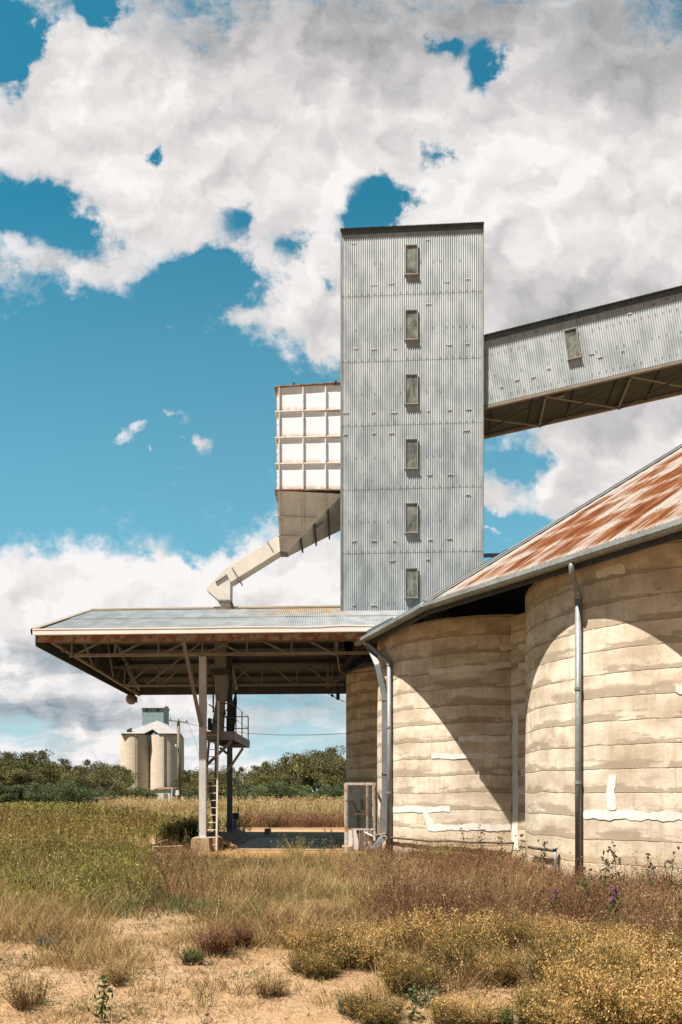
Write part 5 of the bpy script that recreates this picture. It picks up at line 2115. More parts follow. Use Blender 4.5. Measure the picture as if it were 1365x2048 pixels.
def tufts(veg, x, y, nb, rad, ln, wd, lean, bend, tint, rng, tv=.16, head=None):
    N = len(x)
    if N == 0:
        return
    idx = np.repeat(np.arange(N), nb)
    a = rng.uniform(0, 2 * np.pi, N * nb)
    r = rad[idx] * rng.uniform(0, 1, N * nb) ** .5
    root = np.stack([x[idx] + np.cos(a) * r, y[idx] + np.sin(a) * r, np.full(N * nb, -.03)], 1)
    az = a + rng.normal(0, .7, N * nb)
    L = ln[idx] * rng.uniform(.55, 1.15, N * nb)
    T = tint[idx] + rng.normal(0, tv, N * nb)
    V, Q, Tt, tip = blades(root, az, lean * rng.uniform(.2, 1.3, N * nb), L, np.full(N * nb, wd) * rng.uniform(.7, 1.4, N * nb), bend * rng.uniform(.3, 1.6, N * nb), T, rng)
    veg.add(V, Q, Tt)
    if head:
        k = head['n']
        sel = rng.uniform(0, 1, len(tip)) < head['p']
        tp = np.repeat(tip[sel], k, 0) + rng.normal(0, 1, (sel.sum() * k, 3)) * np.array([head['s'], head['s'], head['s'] * 2.2])
        veg.add(*leaves(tp, np.full(len(tp), head['size']) * rng.uniform(.5, 1.4, len(tp)), .45, np.repeat(T[sel], k) + head['dt'] + rng.normal(0, .1, len(tp)), rng, .5))


def weeds(veg, x, y, h, nl, lsize, tint, rng, width=.012, heads=True, dscale=None, stems=3):
    """clumps of upright stems with narrow leaves and dark or pale seed heads"""
    N0 = len(x)
    if N0 == 0:
        return
    ii = np.repeat(np.arange(N0), stems)
    N = N0 * stems
    x = x[ii] + rng.normal(0, .07, N)
    y = y[ii] + rng.normal(0, .07, N)
    h = h[ii] * rng.uniform(.55, 1.1, N)
    tint = tint[ii] + rng.normal(0, .05, N)
    ds = np.ones(N) if dscale is None else dscale[ii]
    root = np.stack([x, y, np.full(N, -.03)], 1)
    az = rng.uniform(0, 2 * np.pi, N)
    lean = np.abs(rng.normal(0, .16, N))
    V, Q, T, tip = blades(root, az, lean, h, width * ds, rng.uniform(0, .3, N), tint + .05, rng)
    veg.add(V, Q, T)
    idx = np.repeat(np.arange(N), nl)
    t = rng.uniform(.1, 1., N * nl)
    p = root[idx] + (tip - root)[idx] * t[:, None]
    sp = (.02 + .045 * rng.uniform(0, 1, N * nl)) * (h[idx] / .7) * ds[idx] ** .5
    p[:, 0] += rng.normal(0, 1, N * nl) * sp
    p[:, 1] += rng.normal(0, 1, N * nl) * sp
    ls = lsize * rng.uniform(.5, 1.5, N * nl) * ds[idx]
    tt = tint[idx] + rng.normal(0, .13, N * nl)
    top = t > .82
    if heads:
        k = rng.uniform(0, 1, N)[idx]
        tt = np.where(top & (k < .38), .04, tt)
        tt = np.where(top & (k > .8), .9, tt)
    veg.add(*leaves(p, ls, .26, tt, rng, .9))


def build_low():
    rng = np.random.default_rng(5)
    # ---------- field of weeds behind and to the left
    v = Veg()
    x, y = scatter(26000, 17, 105, rng, .66, 1.5)
    px, py = px_of(x, y)
    keep = ~in_building(x, y, .2) & (x < 1.5)
    keep &= ~((x > -6.2) & (y < 23.5))
    keep &= ~((y > 28) & (y < 37) & (x > -4.4) & (x < 3))
    keep &= ~((x > -4.6) & (y < 29))
    x, y = x[keep], y[keep]
    g = vnoise(x, y, 6, 3) * .6 + vnoise(x, y, 17, 4) * .5
    tint = .12 + .75 * np.clip(g, 0, 1.1) + np.where(y > 55, .1, 0) + rng.normal(0, .1, len(x))
    h = (.45 + .5 * vnoise(x, y, 5, 7)) * np.where(y > 40, 1.05, 1.) * rng.uniform(.7, 1.2, len(x))
    ds = np.clip(y / 24, 1, 3.2)
    weeds(v, x, y, h, 7, .085, tint, rng, .009, True, ds)
    # near left stand, taller and browner
    x, y = scatter(7500, 9.6, 22, rng, .62, 1.7)
    px, py = px_of(x, y)
    edge = 330 + 60 * (vnoise(x, y, 1.5, 5) - .5) * 2
    p = np.clip((edge - px) / 120, 0, 1) * np.clip((y - 9.8 - .8 * vnoise(x, y, 1.2, 51)) / 1.4, 0, 1)
    keep = (rng.uniform(0, 1, len(x)) < p)
    x, y = x[keep], y[keep]
    tint = .16 + .45 * vnoise(x, y, 1.6, 6) + rng.normal(0, .1, len(x))
    weeds(v, x, y, rng.uniform(.35, .85, len(x)), 9, .055, tint, rng, .007)
    o = v.build('field_weeds', M['weed_leaves'])
    tag(o, 'tall yellow green and brown weeds filling the field', 'weeds', kind='stuff')

    # brown dead stems standing through the weeds
    v = Veg()
    x, y = scatter(9000, 11.5, 60, rng, .64, 1.4)
    px, py = px_of(x, y)
    keep = ~in_building(x, y, .2) & (px < 420 + 40 * rng.normal(size=len(x))) & ~((x > -6.2) & (y > 18.5) & (y < 37))
    keep &= rng.uniform(0, 1, len(x)) < np.clip(vnoise(x, y, 2.2, 31) * 2.2 - .6, 0.05, 1)
    x, y = x[keep], y[keep]
    sc = np.clip(y / 20, 1, 2.2)
    for lo, hi in ((1, 1.4), (1.4, 2.3)):
        k = (sc >= lo) & (sc < hi)
        tufts(v, x[k], y[k], 7, np.full(k.sum(), .09), rng.uniform(.5, .95, k.sum()), .006 * lo * 1.2, .25, .3, .3 + .25 * rng.normal(size=k.sum()), rng, .15, dict(n=5, p=.8, s=.02 * lo, size=.035 * lo, dt=-.12))
    o = v.build('dead_stems', M['red_blades'])
    tag(o, 'brown dead weed stems with dark seed heads among the green', 'weeds', kind='stuff')

    # ---------- straw grass all over the yard
    v = Veg()
    x, y = scatter(25000, 5.0, 23, rng, .62, 1.5)
    px, py = px_of(x, y)
    n0 = vnoise(x, y, 1.9, 41)
    n1 = vnoise(x, y, .8, 8)
    n2 = vnoise(x, y, .33, 9)
    edge = 1880 + 190 * (n0 - .5) + 60 * np.clip((px - 350) / 300, 0, 1)
    cover = np.clip((edge - py) / 55 + .5, 0, 1)
    dens = .24 + .66 * cover
    bare = ((x > -6.0) & (y > 18.9) & (x < .8))
    dens = np.where(bare, .06, dens)
    dens = np.where((px > 740) & (py < 1810), .62, dens)
    keep = (rng.uniform(0, 1, len(x)) < dens * (.15 + 1.3 * n1) * (.2 + 1.3 * n2)) & ~in_building(x, y, .1)
    x, y, px, py, cover = x[keep], y[keep], px[keep], py[keep], cover[keep]
    ln = (.13 + .25 * cover) * rng.uniform(.5, 1.45, len(x)) * (.6 + .8 * vnoise(x, y, 1.3, 12))
    tint = .46 + .75 * (vnoise(x, y, .7, 10) - .5) + .35 * (vnoise(x, y, 2.4, 43) - .5) + rng.normal(0, .16, len(x))
    tufts(v, x, y, 16, rng.uniform(.03, .12, len(x)), ln, .0058, .55, .8, tint, rng, .16)
    # long untidy stalks
    k = rng.uniform(0, 1, len(x)) < .22 * cover
    tufts(v, x[k], y[k], 5, np.full(k.sum(), .08), rng.uniform(.4, .75, k.sum()), .005, .8, .7, .6 + .25 * rng.normal(size=k.sum()), rng, .15, dict(n=4, p=.6, s=.012, size=.022, dt=.1))
    # tiny tufts on the sand
    x, y = scatter(20000, 5.0, 14, rng, .62, 1.35)
    keep = rng.uniform(0, 1, len(x)) < np.clip(vnoise(x, y, .5, 44) * 2. - .45, 0, 1)
    x, y = x[keep], y[keep]
    tufts(v, x, y, 9, np.full(len(x), .035), rng.uniform(.03, .10, len(x)), .0045, .7, .6, .38 + .25 * rng.normal(size=len(x)), rng, .15)
    o = v.build('dry_grass', M['dry_blades'])
    tag(o, 'dry straw coloured grass tufts over the sandy yard', 'grass', kind='stuff')

    # ---------- green grass and small herbs between
    v = Veg()
    x, y = scatter(18000, 5.0, 23, rng, .62, 1.5)
    px, py = px_of(x, y)
    n1 = vnoise(x, y, .9, 13)
    cov = np.clip((1870 + 120 * (vnoise(x, y, 1.7, 46) - .5) - py) / 60 + .5, 0, 1)
    dens = .07 + .62 * cov
    bare = ((x > -6.0) & (y > 18.9) & (x < .8))
    dens = np.where(bare, .04, dens)
    keep = (rng.uniform(0, 1, len(x)) < dens * np.clip(n1 * 2.4 - .6, 0, 1.3)) & ~in_building(x, y, .1)
    x, y, cov = x[keep], y[keep], cov[keep]
    tufts(v, x, y, 14, rng.uniform(.03, .12, len(x)), (.08 + .24 * cov) * rng.uniform(.5, 1.5, len(x)), .0065, .5, .6, .50 + .3 * rng.normal(size=len(x)), rng, .2)
    # herbs: small flat leaf clusters
    hx, hy = scatter(3000, 5.0, 14, rng, .62, 1.5)
    keep = rng.uniform(0, 1, len(hx)) < np.clip(vnoise(hx, hy, .6, 14) * 2 - .8, 0, 1)
    hx, hy = hx[keep], hy[keep]
    nl = 34
    idx = np.repeat(np.arange(len(hx)), nl)
    sp = rng.uniform(.02, .07, len(hx))[idx]
    c = np.stack([hx[idx] + rng.normal(0, 1, len(idx)) * sp, hy[idx] + rng.normal(0, 1, len(idx)) * sp, np.abs(rng.normal(.02, .022, len(idx)))], 1)
    v.add(*leaves(c, rng.uniform(.010, .028, len(idx)), .42, (.45 + .3 * rng.normal(size=len(hx)))[idx] + rng.normal(0, .18, len(idx)), rng, .2))
    o = v.build('green_grass', M['green_leaves'])
    tag(o, 'short green grass and herbs between the dry tufts', 'grass', kind='stuff')

    # ---------- reddish seed-head grass along the silo
    v = Veg()
    x, y = scatter(19000, 7.0, 22, rng, .62, 1.65)
    px, py = px_of(x, y)
    e = 1.0 * np.clip((px - 720 - 200 * (vnoise(x, y, 1.3, 15) - .5)) / 170, 0, 1)
    e *= np.clip((1930 - py + 110 * (vnoise(x, y, 1., 16) - .5)) / 110, 0, 1)
    spot = np.clip(1 - np.hypot((px - 430) / 230, (py - 1800) / 70), 0, 1) * .15
    p = np.clip(np.maximum(e, spot), 0, 1) * np.clip(.05 + 1.2 * vnoise(x, y, .8, 17), 0, 1) * np.clip(.2 + 1.3 * vnoise(x, y, 1.8, 62), 0, 1)
    keep = (rng.uniform(0, 1, len(x)) < p) & ~in_building(x, y, .1)
    keep &= ~((x > -6.0) & (y > 19.3) & (x < .8))
    x, y = x[keep], y[keep]
    ln = rng.uniform(.25, .62, len(x)) * (.6 + .8 * vnoise(x, y, .9, 18))
    tint = .44 + .75 * (vnoise(x, y, .6, 19) - .5) + .5 * (vnoise(x, y, 1.9, 61) - .5) + rng.normal(0, .18, len(x))
    tufts(v, x, y, 15, rng.uniform(.04, .14, len(x)), ln, .0055, .38, .4, tint, rng, .14, dict(n=4, p=.75, s=.014, size=.026, dt=.05))
    k = rng.uniform(0, 1, len(x)) < .10
    tufts(v, x[k], y[k], 9, np.full(k.sum(), .1), rng.uniform(.4, .8, k.sum()), .007, .3, .3, np.full(k.sum(), .02), rng, .06, dict(n=6, p=.9, s=.02, size=.03, dt=.0))
    o = v.build('red_grass', M['red_blades'])
    tag(o, 'reddish brown seed grass in front of the silo wall', 'grass', kind='stuff')
    # reddish belt across the far roadway
    v = Veg()
    x = rng.uniform(-6, 9, 1500)
    y = rng.uniform(37.2, 43, 1500)
    tufts(v, x, y, 12, np.full(1500, .25), rng.uniform(.5, .85, 1500), .016, .35, .35, .5 + .2 * rng.normal(size=1500), rng, .14, dict(n=4, p=.7, s=.03, size=.06, dt=.1))
    o = v.build('far_red_grass', M['red_blades'])
    tag(o, 'belt of red brown grass behind the concrete roadway', 'grass', kind='stuff')
    # pale plumes at the far edge of the field
    v = Veg()
    x = rng.uniform(-26, 4, 700)
    y = rng.uniform(70, 84, 700)
    tufts(v, x, y, 8, np.full(700, .4), rng.uniform(.9, 1.5, 700), .03, .3, .3, .8 + .15 * rng.normal(size=700), rng, .1, dict(n=4, p=.8, s=.06, size=.14, dt=.1))
    o = v.build('plume_grass', M['dry_blades'])
    tag(o, 'pale plume grass at the far field edge below the trees', 'grass', kind='stuff')

    # ---------- litter: straw and pebbles lying on the sand
    v = Veg()
    n = 32000
    x, y = scatter(n, 5., 13, rng, .6, 1.3)
    root = np.stack([x, y, rng.uniform(.0, .03, n)], 1)
    V, Q, T, tip = blades(root, rng.uniform(0, 6.28, n), np.full(n, 1.45), rng.uniform(.015, .11, n), rng.uniform(.002, .005, n), rng.uniform(0, .2, n), rng.uniform(0, 1, n), rng)
    v.add(V, Q, T)
    o = v.build('straw_litter', M['dry_blades'])
    tag(o, 'loose straw and twigs lying on the bare sand', 'litter', kind='stuff')
    n = 8000
    x, y = scatter(n, 5., 12, rng, .6, 1.5)
    s = rng.uniform(.004, .014, n) * np.where(rng.uniform(0, 1, n) < .06, 2., 1)
    oc = np.array([[1, 0, 0], [0, 1, 0], [-1, 0, 0], [0, -1, 0], [.1, .1, .8], [-.1, -.1, -.5]])
    V = np.stack([x, y, np.full(n, .01)], 1)[:, None, :] + oc[None] * (s[:, None] * rng.uniform(.7, 1.3, (n, 6)))[:, :, None]
    b = np.arange(n)[:, None] * 6
    Q = np.concatenate([b + np.array(q) for q in ((0, 1, 4, 4), (1, 2, 4, 4), (2, 3, 4, 4), (3, 0, 4, 4))], 0)
    me = bpy.data.meshes.new('pebbles')
    me.from_pydata(V.reshape(-1, 3).tolist(), [], [tuple(q[:3]) for q in Q.tolist()])
    me.materials.append(M['concrete'])
    o = link('pebbles', me)
    tag(o, 'scattered tan pebbles on the bare sand', 'pebbles', kind='stuff')


def shrub_mesh(seed, w, h, ntw=240, per=22, mat='shrub_leaves', t0=.5, leaf=.020):
    """feathery mound of upright twigs"""
    rng = np.random.default_rng(seed)
    v = Veg()
    # several sub-mounds make the outline uneven
    nm = 7
    ma = rng.uniform(0, 2 * np.pi, nm)
    mr = w * .30 * rng.uniform(.3, 1.1, nm)
    mh = rng.uniform(.72, 1.12, nm)
    g = rng.integers(0, nm, ntw)
    a = rng.uniform(0, 2 * np.pi, ntw)
    r = rng.uniform(0, 1, ntw) ** .6
    bx, by = np.cos(ma) * mr, np.sin(ma) * mr
    root = np.stack([bx[g] * .6 + np.cos(a) * r * w * .06, by[g] * .6 + np.sin(a) * r * w * .06, np.full(ntw, -.03)], 1)
    oa = np.arctan2(by[g] * .5 + np.sin(a) * r * w * .2, bx[g] * .5 + np.cos(a) * r * w * .2)
    lean = (.25 * mr[g] / (w * .3) + .75 * r) * rng.uniform(.4, 1.1, ntw) * .85
    L = h * mh[g] * (1.05 - .2 * r) * rng.uniform(.6, 1.15, ntw)
    V, Q, T, tip = blades(root, oa, lean, L, np.full(ntw, .007), -lean * .45, np.full(ntw, t0 - .25), rng)
    v.add(V, Q, T)
    idx = np.repeat(np.arange(ntw), per)
    t = rng.uniform(.25, 1.03, ntw * per)
    sp = .014 + .010 * (1 - t)
    p = root[idx] + (tip - root)[idx] * t[:, None] + rng.normal(0, 1, (ntw * per, 3)) * sp[:, None]
    tint = t0 + (t - .72) * .95 + rng.normal(0, .13, ntw)[idx] + rng.normal(0, .09, ntw * per) + .10 * rng.normal(size=nm)[g][idx]
    v.add(*leaves(p, leaf * rng.uniform(.6, 1.6, ntw * per), .30, tint, rng, .95))
    return v


def build_plants():
    rng = np.random.default_rng(77)
    rr = random.Random(8)
    protos = {}

    def proto(key, *a, **k):
        v = shrub_mesh(*a, **k)
        o = v.build('foliage', M[k.get('mat', 'shrub_leaves')])
        me = o.data
        bpy.data.objects.remove(o)
        protos[key] = me
    proto('gold', 1, 1.35, .60, 560, 34, t0=.62)
    proto('gold2', 2, 1.1, .50, 460, 34, t0=.50)
    proto('olive', 3, 1.2, .54, 480, 34, t0=.35)
    proto('small', 4, .6, .34, 150, 20, mat='dry_blades', t0=.5)
    proto('grey', 5, .5, .2, 200, 26, mat='grey_leaves', t0=.5)
    proto('green', 6, .55, .24, 200, 26, mat='green_leaves', t0=.5)
    proto('brown', 7, .8, .5, 260, 22, mat='red_blades', t0=.45)

    def put(key, px, py, sc, name, label, cat='shrub', group=None, zs=1.):
        d = GD(py)
        o = bpy.data.objects.new(name, protos[key])
        COL.objects.link(o)
        o.location = ((px - CX) * d / F, d, 0)
        o.scale = (sc * 1.05, sc * 1.05, sc * zs * (.74 if key in ('gold', 'gold2', 'olive') else 1.) * rr.uniform(.85, 1.1))
        o.rotation_euler = (0, 0, rr.uniform(0, 6.28))
        tag(o, label, cat, group)
    g = 'feathery shrubs in the yard'
    put('gold', 885, 1905, 1.4, 'shrub', 'large domed golden shrub in the middle right of the yard', group=g)
    put('gold2', 770, 1890, 1.0, 'shrub', 'straw shrub between the golden dome and the left olive grass', group=g)
    put('olive', 640, 1950, .85, 'shrub', 'greenish shrub in front of the low straw coloured one', group=g)
    put('gold', 1180, 2010, 1.0, 'shrub', 'golden shrub before the broad olive one at lower right', group=g)
    put('gold2', 1010, 1960, .85, 'shrub', 'thin golden shrub on sand between the dome and the broad olive shrub', group=g)
    put('olive', 1330, 1930, 1.1, 'shrub', 'olive shrub against the right frame edge', group=g)
    put('gold2', 1210, 1890, .9, 'shrub', 'pale shrub in red grass left of the purple thistle', group=g)
    put('olive', 760, 2045, .75, 'shrub', 'low olive shrub at the bottom edge left of the leafy weed', group=g)
    put('gold2', 930, 2055, .8, 'shrub', 'straw shrub at the bottom edge right of the leafy weed', group=g)
    put('brown', 480, 1890, .7, 'shrub', 'second brown twiggy shrub beside the left sand', group=g)
    put('gold2', 700, 1930, 1.25, 'shrub', 'yellow green shrub left of the large domed golden one', group=g)
    put('olive', 935, 1945, 1.15, 'shrub', 'olive shrub directly before the large domed golden one', group=g)
    put('gold2', 610, 1895, .95, 'shrub', 'low straw coloured shrub at the centre edge of bare sand', group=g)
    put('olive', 1130, 1975, 1.3, 'shrub', 'broad olive shrub in the lower right of the yard', group=g)
    put('gold', 1240, 1945, 1.2, 'shrub', 'golden shrub behind the broad olive one at lower right', group=g)
    put('gold2', 1330, 1990, 1.3, 'shrub', 'golden shrub cut by the right frame edge', group=g)
    put('gold', 1290, 2060, 1.2, 'shrub', 'golden shrub in the bottom right corner', group=g)
    put('gold2', 1090, 2060, 1.0, 'shrub', 'straw shrub at the bottom edge right of centre', group=g)
    put('olive', 820, 1985, .85, 'shrub', 'small olive shrub before the golden dome on open sand', group=g)
    put('brown', 430, 1905, .8, 'shrub', 'brown twiggy shrub at the edge of the left sand', group=g)
    put('small', 240, 1965, .7, 'shrub', 'small tan tussock alone on the left sand', group=g)
    put('olive', 1010, 1895, 1.0, 'shrub', 'mid sized olive shrub right of the golden dome', group=g)
    put('gold', 1100, 1895, 1.05, 'shrub', 'golden shrub half sunk in red grass', group=g)
    put('brown', 1310, 1890, .9, 'shrub', 'brown shrub in red grass at the right frame edge', group=g)
    put('grey', 90, 1895, .9, 'shrub', 'grey green mound at the left sand margin', group=g)
    put('green', 390, 1925, .7, 'shrub', 'flat dark green plant in the middle left sand', group=g)
    put('grey', 700, 2030, .8, 'shrub', 'grey green mound at the bottom centre', group=g)
    put('grey', 860, 2010, .85, 'shrub', 'silvery mound below the golden dome', group=g)
    put('green', 1000, 2050, .7, 'shrub', 'small green plant at the bottom edge', group=g)
    put('small', 540, 1990, .8, 'shrub', 'sparse tan tussock on sand below centre', group=g)
    put('small', 60, 2010, .9, 'shrub', 'tan tussock in the bottom left corner', group=g)
    put('brown', 560, 1870, .75, 'shrub', 'reddish twiggy shrub in centre grass', group=g)
    put('green', 545, 1655, 2.0, 'shrub', 'dark green shrub at the end of the concrete apron', group=g, zs=1.6)
    put('green', 372, 1688, 2.3, 'shrub', 'dark shaded shrub left of the front column', group=g, zs=2.2)
    put('green', 345, 1678, 2.2, 'shrub', 'dark leafy shrub in shade behind the kerb block', group=g, zs=1.6)

    # fountain grass by the wall
    v = Veg()
    x, y = np.array([0.]), np.array([0.])
    tufts(v, x, y, 260, np.array([.16]), np.array([.85]), .008, .5, .7, np.array([.72]), rng, .15)
    o = v.build('fountain_grass', M['weed_leaves'])
    d = 19.0
    o.location = ((862 - CX) * d / F, 17.6, 0)
    tag(o, 'pale yellow green clump of fountain grass by the silo wall', 'grass clump')
    # grass clump in front of the grate
    v = Veg()
    tufts(v, x, y, 90, np.array([.12]), np.array([.75]), .010, .45, .5, np.array([.62]), rng, .12, dict(n=6, p=.4, s=.02, size=.03, dt=.2))
    o = v.build('wild_oat', M['weed_leaves'])
    o.location = W(592, 1718, GD(1718))
    o.location.z = 0
    tag(o, 'green wild oat clump at the front edge of the grate', 'grass clump')

    # thistles: stem, leaves and heads
    def thistle(px, dd, h, name, label, seed, heads=6, hd=.8, leafy=1.):
        rng = np.random.default_rng(seed)
        x0 = (px - CX) * dd / F
        root = empty(name, (x0, dd, 0), label, 'thistle', 'tall thistles')
        n_br = heads
        v = Veg()
        base = np.array([[x0, dd, -.03]])
        V, Q, T, tip = blades(base, np.array([rng.uniform(0, 6)]), np.array([.05]), np.array([h]), np.array([.016]), np.array([.08]), np.array([.25]), rng)
        v.add(V, Q, T)
        main = tip[0] - base[0]
        tips = [tip[0]]
        t = rng.uniform(.5, .92, n_br)
        rt = base + main * t[:, None]
        V, Q, T, tp = blades(rt, rng.uniform(0, 6.28, n_br), rng.uniform(.3, .7, n_br), h * rng.uniform(.12, .32, n_br), np.full(n_br, .009), np.full(n_br, -.3), np.full(n_br, .3), rng)
        v.add(V, Q, T)
        v.build('stem', M['thistle_parts'], root)
        v = Veg()
        m = int(46 * leafy)
        t = rng.uniform(.08, .85, m)
        c = base + main * t[:, None] + rng.normal(0, .05 if h > .4 else .035, (m, 3))
        v.add(*leaves(c, rng.uniform(.06, .15, m) * (1 if h > .4 else .65), .26, .30 + .12 * rng.normal(size=m), rng, .5))
        v.build('foliage', M['thistle_parts'], root)
        for p in [tip[0]] + list(tp):
            q = Veg()
            c = p + rng.normal(0, .008, (14, 3))
            q.add(*leaves(c, rng.uniform(.025, .045, 14), .6, hd + rng.normal(0, .04, 14), rng, .3))
            q.build('flower_head', M['thistle_parts'], root)
    th = [(925, 17.0, .95, 'leafy green thistle right of the pale fountain grass', .72), (958, 16.6, .92, 'brown headed thistle between two leafy green ones', .72),
          (1000, 15.8, .85, 'green thistle standing before the white vertical repair line', .72), (1048, 14.6, .95, 'bare stemmed thistle left of the standpipe', .72),
          (1085, 13.6, .9, 'thin thistle just in front of the standpipe arm', .72), (1235, 11.6, .98, 'bushy brown headed thistle right of the near downpipe', .74),
          (1205, 10.9, .95, 'tall leafy thistle closest to the near downpipe', .72), (1300, 11.4, .8, 'short thistle between downpipe and right frame edge', .72),
          (1340, 11.2, .9, 'thistle at the right frame edge before the silo', .72), (1178, 10.2, .75, 'thistle rising out of red grass below the near downpipe', .72),
          (1225, 9.2, .55, 'purple flowered thistle low in the red grass at right', .98), (1110, 9.8, .45, 'small purple flowered thistle right of centre', .98),
          (660, 19.4, .75, 'slim thistle on the sand before the mesh cage', .72), (645, 20.2, .8, 'slim thistle beside the grate corner', .72)]
    for k, (px, dd, h, lb, hd) in enumerate(th):
        thistle(px, dd, h, 'thistle', lb, 100 + k, 7 if dd > 10.5 else 5, hd, 1. if hd < .9 else 1.6)
    thistle(203, GD(2040), .34, 'thistle', 'small leafy green weed alone at the bottom left', 150, 1, .3, 1.6)
    thistle(370, 20.6, .8, 'thistle', 'dark leafy thistle in front of the shaded shrub', 152, 4, .3, 1.5)
    thistle(830, GD(2046), .3, 'thistle', 'small leafy green weed at the bottom centre', 151, 1, .3, 1.4)


# ================================================================= SKY, SUN, CAMERA
LIGHT = Vector((.40, .30, -1.0)).normalized()


def build_sky():
    w = bpy.data.worlds.new('World')
    S.world = w
    w.use_nodes = True
    n = NT(w.node_tree)
    bg = w.node_tree.nodes['Background']
    sky = n.new('ShaderNodeTexSky', sky_type='NISHITA')
    sky.sun_disc = False
    el = math.asin(-LIGHT.z)
    sky.sun_elevation = el
    sky.sun_rotation = math.atan2(-LIGHT.x, -LIGHT.y) % (2 * math.pi)
    sky.air_density = 1.0
    sky.dust_density = .3
    sky.ozone_density = 1.5
    tc = n.new('ShaderNodeTexCoord')
    dx, dy, dz = n.sep(tc.outputs['Generated'])
    # gnomonic coordinates of the northern sky in units of 100 photo pixels
    ay = n.m('MAXIMUM', n.m('ABSOLUTE', dy), .06)
    qx = n.m('MULTIPLY_ADD', n.m('DIVIDE', dx, ay), 14., 6.825)
    qy = n.m('MULTIPLY_ADD', n.m('DIVIDE', dz, ay), -14., 15.88)
    q = n.comb(qx, qy, 0.)
    # domain warp
    w1 = n.noise(q, .42, 4, .55, out=1)
    w2 = n.noise(q, 1.7, 5, .64, out=1)
    off = n.vm('ADD', n.vm('MULTIPLY', n.vm('SUBTRACT', w1, (.5, .5, .5)), (1.5, 1.3, 0)), n.vm('MULTIPLY', n.vm('SUBTRACT', w2, (.5, .5, .5)), (1.0, .85, 0)))
    qw = n.vm('ADD', q, off)

    def blobs(lst, vec, start=0.):
        acc = start
        for (cx, cy, rx, ry, a) in lst:
            p = n.vm('MULTIPLY_ADD', vec, (100. / rx, 100. / ry, 0), (-cx / rx, -cy / ry, 0))
            e = n.vm('DOT_PRODUCT', p, p, out=1)
            acc = n.m('MULTIPLY_ADD', n.m('POWER', .36788, e), a, acc)
        return acc
    cover = [(760, 190, 900, 300, .72), (330, 330, 330, 170, .35), (60, 270, 160, 120, .3), (580, 560, 160, 130, .55), (650, 690, 95, 70, .6), (1180, 480, 420, 260, .75),
             (60, 500, 110, 45, .5), (215, 555, 95, 40, .5), (290, 430, 110, 90, .2), (1250, 850, 200, 80, .75), (1140, 965, 120, 62, .7), (985, 1005, 40, 46, .6), (1250, 1000, 140, 80, .6),
             (455, 625, 70, 30, .35), (1080, 640, 220, 120, .45),
             (240, 880, 34, 15, .62), (285, 862, 34, 12, .6), (412, 884, 22, 24, .62), (368, 833, 24, 14, .58), (105, 740, 16, 16, .5), (300, 917, 12, 12, .5), (348, 685, 12, 10, .45), (20, 720, 12, 8, .4),
             (60, 1180, 230, 62, .85), (300, 1180, 150, 50, .75), (335, 1125, 26, 40, .4), (430, 1150, 50, 36, .5), (560, 1200, 170, 90, .8), (640, 1110, 110, 60, .6), (980, 1075, 25, 8, .5),
             (300, 1270, 900, 60, .7),
             (130, 100, 50, 90, .45), (18, 100, 46, 70, -1.1), (184, 5, 34, 40, -1.3), (968, 125, 40, 50, -.85), (888, 92, 26, 28, -.6), (305, 300, 28, 28, -.75), (762, 390, 58, 54, -1.05), (722, 440, 58, 30, -.85),
             (40, 405, 90, 42, -.9), (130, 475, 70, 40, -.75), (482, 458, 46, 34, -.62), (578, 492, 40, 32, -.62), (432, 565, 100, 50, -.8), (872, 300, 26, 30, -.55), (662, 552, 24, 24, -.5),
             (1040, 925, 60, 34, -.5), (230, 760, 420, 130, -.5), (1000, 1055, 80, 26, -.4), (380, 1135, 22, 22, -.4)]
    den = blobs([(a, b, c, d, e * (1.2 if e < 0 else 1.)) for (a, b, c, d, e) in cover], qw, .07)
    fb = n.noise(n.vm('ADD', qw, (11.3, 4.1, 0)), .62, 8, .62)
    den = n.m('ADD', den, n.m('MULTIPLY', n.m('SUBTRACT', fb, .5), 1.05))
    den = n.m('ADD', den, n.m('MULTIPLY', n.m('SUBTRACT', n.sep(w2)[0], .5), .8))
    alpha = n.ramp(den, .12, .66)
    # low stratified bands near the horizon
    ql = n.vm('MULTIPLY', n.vm('ADD', q, n.vm('MULTIPLY', off, (.6, .35, 0))), (.20, .80, 1))
    st = n.noise(ql, 1.25, 8, .58)
    st2 = n.noise(n.vm('ADD', ql, (.06, -.22, 0)), 1.25, 8, .58)
    inlow = n.ramp(qy, 12.4, 13.3)
    alow = n.ramp(n.m('ADD', st, n.ramp(qy, 13.0, 15.6, .14, .02)), .38, .60)
    alpha = n.mix(inlow, n.comb(alpha, alpha, alpha), n.comb(alow, alow, alow))
    alpha = n.sep(alpha)[0]
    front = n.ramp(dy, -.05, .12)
    # behind the viewer: a few broken small clouds
    ab = n.ramp(n.noise(tc.outputs['Generated'], 2.4, 6, .6), .60, .74)
    alpha = n.m('MULTIPLY_ADD', front, n.m('SUBTRACT', alpha, ab), ab)
    # cloud shading: relief towards the sun plus grey thick bases
    fa = n.noise(n.vm('ADD', qw, (1.5, 8.2, 0)), .8, 7, .5)
    fbm = n.noise(n.vm('ADD', qw, (1.5 + .22, 8.2 + .34, 0)), .8, 7, .5)
    relief = n.m('SUBTRACT', fa, fbm)
